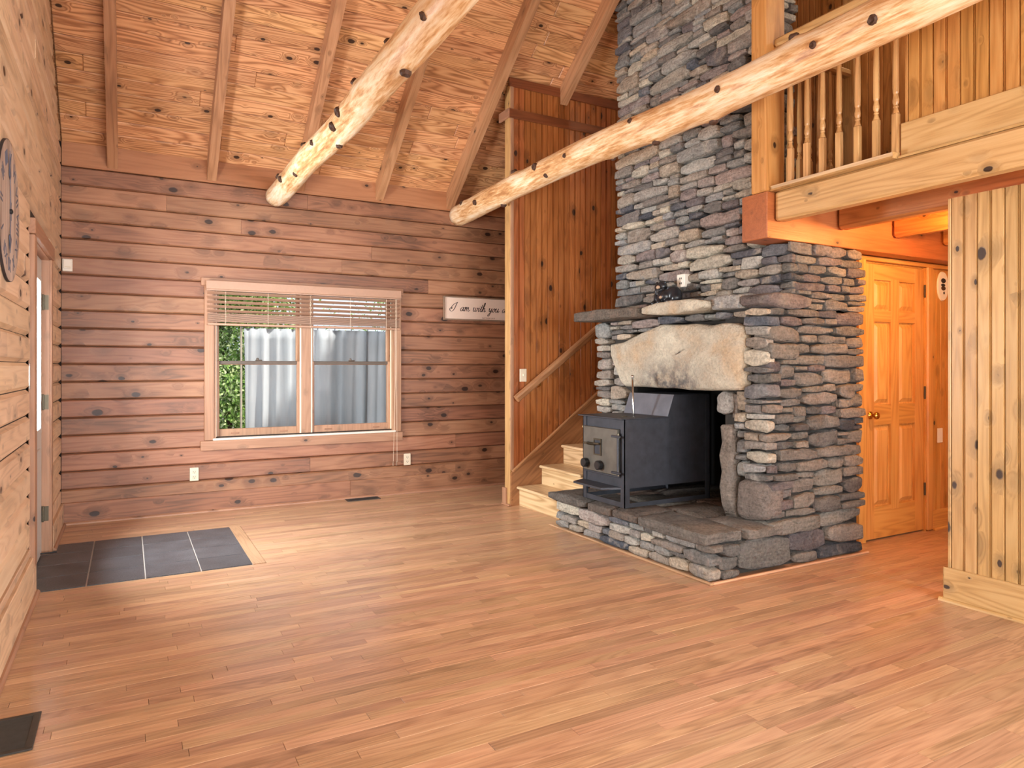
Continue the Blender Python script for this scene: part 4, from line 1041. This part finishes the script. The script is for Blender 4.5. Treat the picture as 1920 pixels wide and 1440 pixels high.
# ------------------------------------------------------------------ wall sign
sg = thing('wall_sign', (3.4, YW - .015, 1.775), 'long cream wooden sign with black script lettering half hidden by the stair wall', 'sign')
sx0_, sx1_, sz0, sz1 = 2.875, 4.0, 1.772, 2.022
ys = YW - .028
obj('board', bx(sx0_ + .012, sx1_ - .012, ys + .004, ys + .012, sz0 + .012, sz1 - .012), M['signboard'], sg)
for g in (bx(sx0_, sx1_, ys - .006, ys + .02, sz1 - .014, sz1, b=.002), bx(sx0_, sx1_, ys - .006, ys + .02, sz0, sz0 + .014, b=.002), bx(sx0_, sx0_ + .014, ys - .006, ys + .02, sz0 + .014, sz1 - .014, b=.002), bx(sx1_ - .014, sx1_, ys - .006, ys + .02, sz0 + .014, sz1 - .014, b=.002)):
    obj('frame_strip', g, M['signframe'], sg)
GL = {   # pen strokes of a running script; x-height 1
 'I': (1.5, [[(-.35, .7), (-.45, .45), (-.3, .1), (.1, -.1), (.5, .1), (.8, .8), (1.0, 1.7), (1.15, 2.15)], [(-.2, .55), (-.05, 1.1), (.35, 1.65), (.8, 1.95), (1.25, 2.1)], [(-.35, .75), (0, .5), (.1, .75), (-.15, .85)]]),
 'a': (1.0, [[(.75, .8), (.5, 1.0), (.15, .7), (.08, .25), (.3, .02), (.6, .4), (.8, 1.0)], [(.8, 1.0), (.72, .3), (.82, .05), (1.05, .3)]]),
 'm': (1.55, [[(.05, .8), (.2, 1.0), (.2, .0)], [(.2, .4), (.45, .95), (.6, .95), (.6, .0)], [(.6, .4), (.9, .95), (1.08, .9), (1.08, .2), (1.25, .02), (1.6, .4)]]),
 'w': (1.35, [[(.0, .8), (.15, 1.0), (.12, .3), (.3, .02), (.55, .3), (.66, 1.0)], [(.66, 1.0), (.6, .3), (.8, .02), (1.05, .35), (1.12, .95), (1.3, .85)]]),
 'i': (.5, [[(.05, .6), (.22, 1.0), (.16, .25), (.3, .02), (.5, .35)], [(.3, 1.35), (.32, 1.42)]]),
 't': (.6, [[(.05, .5), (.35, 1.3), (.42, 1.75), (.25, .6), (.28, .08), (.45, .02), (.62, .35)], [(.05, 1.12), (.65, 1.2)]]),
 'h': (1.0, [[(.0, .4), (.35, 1.3), (.5, 2.1), (.3, 2.2), (.2, 1.4), (.12, .0)], [(.14, .3), (.45, .95), (.66, .85), (.62, .2), (.78, .02), (1.05, .35)]]),
 'y': (1.0, [[(.0, .7), (.15, 1.0), (.12, .4), (.32, .1), (.62, .5), (.76, 1.0)], [(.76, 1.0), (.62, .0), (.4, -.85), (.1, -.95), (.1, -.6), (.5, -.2), (1.0, .3)]]),
 'o': (.85, [[(.55, .95), (.2, .8), (.08, .35), (.3, .0), (.62, .3), (.68, .75), (.5, .98), (.6, .8), (.95, .85)]]),
 'u': (1.1, [[(.0, .7), (.16, 1.0), (.12, .3), (.3, .02), (.6, .4), (.75, 1.0)], [(.75, 1.0), (.68, .3), (.82, .02), (1.1, .4)]]),
 'l': (.5, [[(.0, .3), (.35, 1.3), (.42, 2.1), (.24, 2.1), (.16, 1.0), (.2, .15), (.34, .02), (.52, .3)]]),
 's': (.7, [[(.0, .2), (.35, 1.1), (.5, .6), (.5, .15), (.25, .0), (.05, .12)], [(.25, .0), (.65, .3)]]),
}
def smooth_pts(p, n=8):
    out = []
    q = [p[0]] + list(p) + [p[-1]]
    for i in range(1, len(q) - 2):
        for k in range(n):
            t = k / n; a, b, c, d = q[i - 1], q[i], q[i + 1], q[i + 2]
            out.append(tuple(.5 * (2 * b[j] + (c[j] - a[j]) * t + (2 * a[j] - 5 * b[j] + 4 * c[j] - d[j]) * t * t + (3 * b[j] - a[j] - 3 * c[j] + d[j]) * t ** 3) for j in (0, 1)))
    out.append(p[-1]); return out
def script(text, x, z, h, y, slant=.28):
    V, F = [], []
    for ch in text:
        if ch == ' ': x += h * .85; continue
        wd, strokes = GL[ch]
        for stq in strokes:
            p = smooth_pts(stq)
            P = [(x + h * (a + slant * b), z + h * b) for a, b in p]
            n0 = len(V)
            for i, (a, b) in enumerate(P):
                a0, b0 = P[max(0, i - 1)]; a1, b1 = P[min(len(P) - 1, i + 1)]
                dx, dz = a1 - a0, b1 - b0; L = math.hypot(dx, dz) or 1
                wv = h * (.045 + .085 * max(0, abs(dz) / L - .35))
                V.append(Vector((a - dz / L * wv, y, b + dx / L * wv))); V.append(Vector((a + dz / L * wv, y, b - dx / L * wv)))
            for i in range(len(P) - 1): F.append([n0 + 2 * i, n0 + 2 * i + 1, n0 + 2 * i + 3, n0 + 2 * i + 2])
        x += wd * h
    return V, F
cx_ = 2.96
for ch in 'I am with you always':
    if ch != ' ': obj('letter', script(ch, cx_, 1.868, .0435, ys + .0034), M['ink'], sg)
    cx_ += .0435 * (GL[ch][0] if ch != ' ' else .85)
def text(name, body, size, mat, parent, M4, depth=.0004):
    cu = bpy.data.curves.new(name, 'FONT'); cu.body = body; cu.size = size; cu.align_x = 'CENTER'; cu.align_y = 'CENTER'; cu.extrude = depth
    tmp = bpy.data.objects.new('tmp', cu); COL.objects.link(tmp)
    bpy.context.view_layer.update()
    me = bpy.data.meshes.new_from_object(tmp.evaluated_get(bpy.context.evaluated_depsgraph_get()))
    vs = [M4 @ v.co for v in me.vertices]; fs = [list(p.vertices) for p in me.polygons]
    bpy.data.objects.remove(tmp, do_unlink=True); bpy.data.meshes.remove(me)
    return obj(name, (vs, fs), mat, parent)
text('verse', 'MATTHEW 28:20', .021, M['inkpale'], sg, Matrix.Translation((3.40, ys + .0032, 1.802)) @ Matrix.Rotation(R(90), 4, 'X'))

# ------------------------------------------------------------------ clock on the log wall
ck = thing('wall_clock', (XL + .02, 3.76, 1.66), 'large round weathered plank wall clock with roman numerals on the log wall', 'clock')
CY, CZ, CR = 3.762, 1.968, .308
nb = 6
for i in range(nb):
    a, b = -CR + 2 * CR * i / nb, -CR + 2 * CR * (i + 1) / nb
    pts = []
    for k in range(9):
        q = a + .001 + (b - a - .002) * k / 8; pts.append((q, math.sqrt(max(1e-6, CR * CR - q * q))))
    pr = [(q, w) for q, w in pts] + [(q, -w) for q, w in pts[::-1]]
    obj('face_plank', prism(pr, (XL + .002, CY, CZ), Y3, Z3, X3, .012), W['clockwood'], ck)
rim = []
Vr, Fr = [], []
for k in range(64):
    a = 2 * math.pi * k / 64
    for rr, xx in ((CR, .003), (CR + .003, .003), (CR + .003, .0135), (CR, .0135)): Vr.append(Vector((XL + xx, CY + rr * math.cos(a), CZ + rr * math.sin(a))))
for k in range(64):
    for j in range(4): Fr.append([4 * k + j, 4 * k + (j + 1) % 4, 4 * ((k + 1) % 64) + (j + 1) % 4, 4 * ((k + 1) % 64) + j])
obj('rim', (Vr, Fr), M['ink'], ck)
B_ = Matrix(((0, 0, 1, 0), (1, 0, 0, 0), (0, 1, 0, 0), (0, 0, 0, 1)))   # text x -> Y, text y -> Z, normal -> X
for i, nm in enumerate(['XII', 'I', 'II', 'III', 'IIII', 'V', 'VI', 'VII', 'VIII', 'IX', 'X', 'XI']):
    ang = -(i - 8) * math.pi / 6 - R(4)                                # VIII sits where three o'clock would be
    text('numeral', nm, .085, M['clockhand'], ck, Matrix.Translation((XL + .0148, CY, CZ)) @ B_ @ Matrix.Rotation(ang, 4, 'Z') @ Matrix.Translation((CR * .76, 0, 0)) @ Matrix.Rotation(-math.pi / 2, 4, 'Z'), .0006)
def hand(ang, L, w):
    d = Vector((0, math.cos(ang), math.sin(ang))); n = Vector((0, -math.sin(ang), math.cos(ang))); c = Vector((XL + .017, CY, CZ))
    pr = [(-.04, -.004), (L * .55, -.004), (L * .62, -w), (L * .72, -w * .8), (L, 0), (L * .72, w * .8), (L * .62, w), (L * .55, .004), (-.04, .004)]
    return prism(pr, c, d, n, X3, .002)
obj('hour_hand', hand(R(262), .19, .03), M['clockhand'], ck)
obj('minute_hand', hand(R(98), .25, .022), M['clockhand'], ck)
obj('centre_cap', lathe([(.012, 0), (.012, .008), (.005, .012)], (XL + .014, CY, CZ), 12, (Y3, Z3, X3)), M['black'], ck)

# ------------------------------------------------------------------ small fittings
def outlet(name, x, z, label):
    o = thing(name, (x, YW - .004, z - .06), label, 'outlet')
    obj('plate', bx(x - .036, x + .036, YW - .012, YW - .001, z - .058, z + .058, b=.003), M['ivory'], o)
    for dz in (-.022, .022):
        s_ = obj('receptacle', bx(x - .017, x + .017, YW - .0145, YW - .011, z + dz - .016, z + dz + .016, b=.004), M['ivory'], o)
        for dx in (-.007, .007): obj('slot', bx(x + dx - .0015, x + dx + .0015, YW - .0155, YW - .0143, z + dz - .004, z + dz + .008), M['slot'], s_)
        obj('ground_hole', bx(x - .003, x + .003, YW - .0155, YW - .0143, z + dz - .012, z + dz - .007), M['slot'], s_)
outlet('wall_outlet', .511, .338, 'ivory duplex outlet low on the log siding below the window corner nearer the entry door')
outlet('wall_outlet', 2.482, .342, 'ivory duplex outlet low on the log siding beside the hanging blind cord')
o = thing('thermostat', (-.40, YW - .02, 2.05), 'small white wall control box high in the corner beside the entry door', 'thermostat')
obj('case', bx(-.462, -.392, YW - .03, YW - .001, 2.055, 2.155, b=.004), M['white'], o)
obj('cover', bx(-.452, -.398, YW - .036, YW - .029, 2.075, 2.15, b=.003), M['white'], o)
obj('lever', bx(-.445, -.405, YW - .039, YW - .035, 2.085, 2.092, b=.001), M['ivory'], o)
o = thing('light_switch', (3.218, YS - .01, 1.14), 'ivory single toggle light switch on the panelled stair wall above the handrail', 'light switch')
obj('plate', bx(3.182, 3.254, YS - .012, YS - .001, 1.142, 1.262, b=.003), M['ivory'], o)
obj('toggle', bx(3.213, 3.223, YS - .022, YS - .011, 1.194, 1.214, b=.002), M['ivory'], o)
o = thing('chimney_outlet', (UX - .03, 3.985, 1.89), 'small white outlet set in the chimney stones above the mantel', 'outlet')
obj('plate', bx(UX - .045, UX + .02, 3.945, 4.03, 1.885, 1.985, b=.004), M['white'], o)
for dz in (1.915, 1.952):
    for dy in (-.008, .008): obj('slot', bx(UX - .047, UX - .0445, 3.987 + dy - .003, 3.987 + dy + .003, dz - .007, dz + .007), M['slot'], o)
rg = thing('floor_register', (-.36, 2.95, 0), 'dark bronze louvred floor register beside the log wall baseboard', 'register')
rx0, rx1, ry0, ry1 = -.445, -.278, 2.80, 3.09
obj('well', bx(rx0 + .01, rx1 - .01, ry0 + .01, ry1 - .01, .0008, .002), M['hole'], rg)
for g in (bx(rx0, rx1, ry0, ry0 + .022, .0008, .007, b=.002), bx(rx0, rx1, ry1 - .022, ry1, .0008, .007, b=.002), bx(rx0, rx0 + .022, ry0 + .022, ry1 - .022, .0008, .007, b=.002), bx(rx1 - .024, rx1, ry0 + .022, ry1 - .022, .0008, .007, b=.002)): obj('frame_bar', g, M['register'], rg)
for k in range(19):
    yy = ry0 + .03 + k * (ry1 - ry0 - .06) / 18
    obj('louvre', obox(((rx0 + rx1) / 2, yy, .0042), ((rx1 - rx0) / 2 - .022, .0035, .0007), (X3, Vector((0, .8, .6)), Vector((0, -.6, .8)))), M['register'], rg)
fv = thing('floor_vent', (2.0, 6.56, 0), 'narrow brown floor vent against the baseboard under the window wall', 'vent')
obj('frame', join([bx(1.83, 2.15, 6.505, 6.52, .0008, .006), bx(1.83, 2.15, 6.605, 6.62, .0008, .006), bx(1.83, 1.845, 6.52, 6.605, .0008, .006), bx(2.135, 2.15, 6.52, 6.605, .0008, .006)]), M['register'], fv)
obj('well', bx(1.84, 2.14, 6.51, 6.61, .0008, .002), M['hole'], fv)
for k in range(24): obj('louvre', bx(1.85 + k * .0121, 1.855 + k * .0121, 6.52, 6.605, .002, .005), M['register'], fv)

# ------------------------------------------------------------------ bear figurine on the mantel
bf = thing('bear_figurine', (3.55, 4.0, 1.745), 'shiny black bear cubs figurine on the stone mantel', 'figurine')
bx_, by_, bz_ = 3.56, 4.0, 1.747
E_ = lambda y, z, x, a, b, c: sphere((bx_ + x, by_ + y, bz_ + z), a, b, c, 14, 10)
parts_ = [E_(.085, .055, .02, .05, .035, .06), E_(.125, .05, .01, .035, .03, .06), E_(.115, .14, .01, .034, .032, .036), E_(.135, .178, .012, .012, .012, .012), E_(.098, .178, .012, .012, .012, .012), E_(.13, .02, -.02, .03, .022, .022),
          E_(.04, .06, .0, .055, .05, .062), E_(.055, .145, -.005, .04, .038, .038), E_(.085, .11, -.03, .022, .02, .04), E_(.03, .175, .0, .012, .012, .012), E_(.075, .18, .0, .012, .012, .012), E_(.04, .02, -.045, .03, .03, .022),
          E_(-.055, .07, .01, .06, .068, .07), E_(-.02, .06, -.045, .04, .038, .038), E_(-.095, .045, .0, .05, .04, .045), E_(-.02, .1, -.04, .012, .012, .012), E_(-.045, .098, -.035, .012, .012, .012), E_(-.06, .02, -.05, .028, .035, .02)]
bo = obj('body', join(parts_), M['bear'], bf)
rm = bo.modifiers.new('remesh', 'REMESH'); rm.mode = 'VOXEL'; rm.voxel_size = .006; rm.use_smooth_shade = True
sm = bo.modifiers.new('smooth', 'SMOOTH'); sm.iterations = 4; sm.factor = .5
obj('muzzle', sphere((bx_ - .052, by_ + .05, bz_ + .135), .014, .018, .014), M['muzzle'], bf, True)
obj('muzzle', sphere((bx_ - .084, by_ - .015, bz_ + .052), .01, .015, .012), M['muzzle'], bf, True)

# ------------------------------------------------------------------ hall lamp (just out of the photograph, behind the panelled wall)
hl = thing('hall_ceiling_light', (4.56, 2.3, 2.23), 'glowing amber glass dome light between the loft joists in the hall', 'ceiling light')
obj('canopy', lathe([(.075, .10), (.09, .115), (.09, .128)], (4.56, 2.3, 2.23), 20), M['brass'], hl)
obj('dome', lathe([(.004, 0), (.06, .012), (.10, .05), (.105, .08), (.08, .10)], (4.56, 2.3, 2.23), 20), M['lamp'], hl, True)
pl = bpy.data.lights.new('hall_lamp_bulb', 'POINT'); pl.energy = 62; pl.color = (1, .48, .14); pl.shadow_soft_size = .05
po = bpy.data.objects.new('hall_lamp_bulb', pl); COL.objects.link(po); po.location = (4.56, 2.3, 2.17)

ll = thing('loft_pendant', (4.9, 2.75, 4.3), 'warm glass globe light hanging from the roof over the loft', 'ceiling light')
obj('stem', tube([(4.9, 2.75, zc(2.75) - .01), (4.9, 2.75, 4.42)], .008, 8), M['brass'], ll)
obj('globe', sphere((4.9, 2.75, 4.34), .09), M['lamp'], ll, True)
pl = bpy.data.lights.new('loft_bulb', 'POINT'); pl.energy = 38; pl.color = (1, .80, .58); pl.shadow_soft_size = .09
po = bpy.data.objects.new('loft_bulb', pl); COL.objects.link(po); po.location = (4.9, 2.75, 4.2)

# ------------------------------------------------------------------ outside the window
yard = obj('ground', bx(-25, 25, -25, 40, -.5, -.4), M['dirt']); tag(yard, kind='structure')
o = obj('driveway', bx(-3.5, 2.2, 8.9, 11.0, -.398, -.36), M['asphalt']); tag(o, kind='structure')
cv = thing('canvas_curtain', (2.7, 8.6, -.38), 'weathered white canvas sheet hanging outside the window from a pole', 'curtain')
V, F = [], []; nx, nz = 130, 16
for j in range(nz + 1):
    for i in range(nx + 1):
        x = 1.19 + 3.2 * i / nx; t = j / nz; z = 1.735 - 2.12 * t
        a = .028 * (.6 + .4 * t)
        V.append(Vector((x + .012 * math.sin(3 * t + i), 8.6 + a * math.sin(x * 21 + math.sin(x * 5) * 2) + .018 * math.sin(x * 47 + 1.3 + t) + .03 * t * math.sin(x * 3.1), z)))
for j in range(nz):
    for i in range(nx): q = j * (nx + 1) + i; F.append([q, q + 1, q + nx + 2, q + nx + 1])
co = obj('cloth', (V, F), M['canvas'], cv, True)
sd = co.modifiers.new('solid', 'SOLIDIFY'); sd.thickness = .003
obj('pole', tube([(1.15, 8.6, 1.765), (4.5, 8.6, 1.78)], .016, 8), M['signframe'], cv)
obj('pole_post', tube([(1.16, 8.62, -.4), (1.16, 8.62, 1.78)], .012, 8), M['cord'], cv)
obj('pole_post', tube([(4.45, 8.62, -.4), (4.45, 8.62, 1.79)], .022, 8), M['signframe'], cv)
for k in range(16): obj('ring', tube([(1.2 + k * .21, 8.6 + .02 * math.cos(a), 1.762 + .026 * math.sin(a)) for a in [2 * math.pi * q / 10 for q in range(11)]], .003, 5), M['signframe'], cv)
def bush(loc, rx, ry, h, n, seed, label):
    r_ = random.Random(seed); t = thing('leafy_tree', loc, label, 'tree', 'trees outside the window')
    obj('trunk', tube([(loc[0], loc[1], loc[2]), (loc[0] + .05, loc[1], loc[2] + h * .3), (loc[0] - .1, loc[1] + .1, loc[2] + h * .8)], [.09, .07, .03], 8), M['knot'], t)
    V, F = [], []
    blobs = [(r_.gauss(0, .5) * rx, r_.gauss(0, .4) * ry, h * r_.uniform(.15, 1.0), r_.uniform(.3, .6)) for _ in range(60)]
    for i in range(n):
        b = r_.choice(blobs)
        d = Vector((r_.gauss(0, 1), r_.gauss(0, 1), r_.gauss(0, 1))).normalized() * b[3] * r_.uniform(.75, 1.0)
        p = Vector(loc) + Vector((b[0], b[1], b[2])) + d
        if p.z < loc[2] + .05: p.z = loc[2] + .05
        s = r_.uniform(.022, .048); n1 = (d.normalized() + Vector((r_.gauss(0, .5), r_.gauss(0, .5), r_.gauss(0, .5) + .3))).normalized()
        u = n1.orthogonal().normalized(); u = (Matrix.Rotation(r_.uniform(0, 6.28), 3, n1) @ u); w = n1.cross(u)
        q = len(V); V += [p - u * s, p - w * s * .5 + n1 * s * .12, p + u * s * 1.1, p + w * s * .5 + n1 * s * .12]; F.append([q, q + 1, q + 2, q + 3])
    tag(obj('foliage', (V, F), M['leaf'], t), kind='stuff')
bush((1.45, 12.6, -.4), 1.2, .7, 3.4, 46000, 1, 'bright green leafy tree behind the canvas sheet outside the window')
bush((-3.2, 17.5, -.4), 2.0, 1.2, 4.6, 7000, 2, 'tall yellow-green tree further back outside the window')
bush((6.2, 17.0, -.4), 2.6, 1.2, 4.4, 6000, 3, 'broad leafy tree rising behind the pole outside the window')
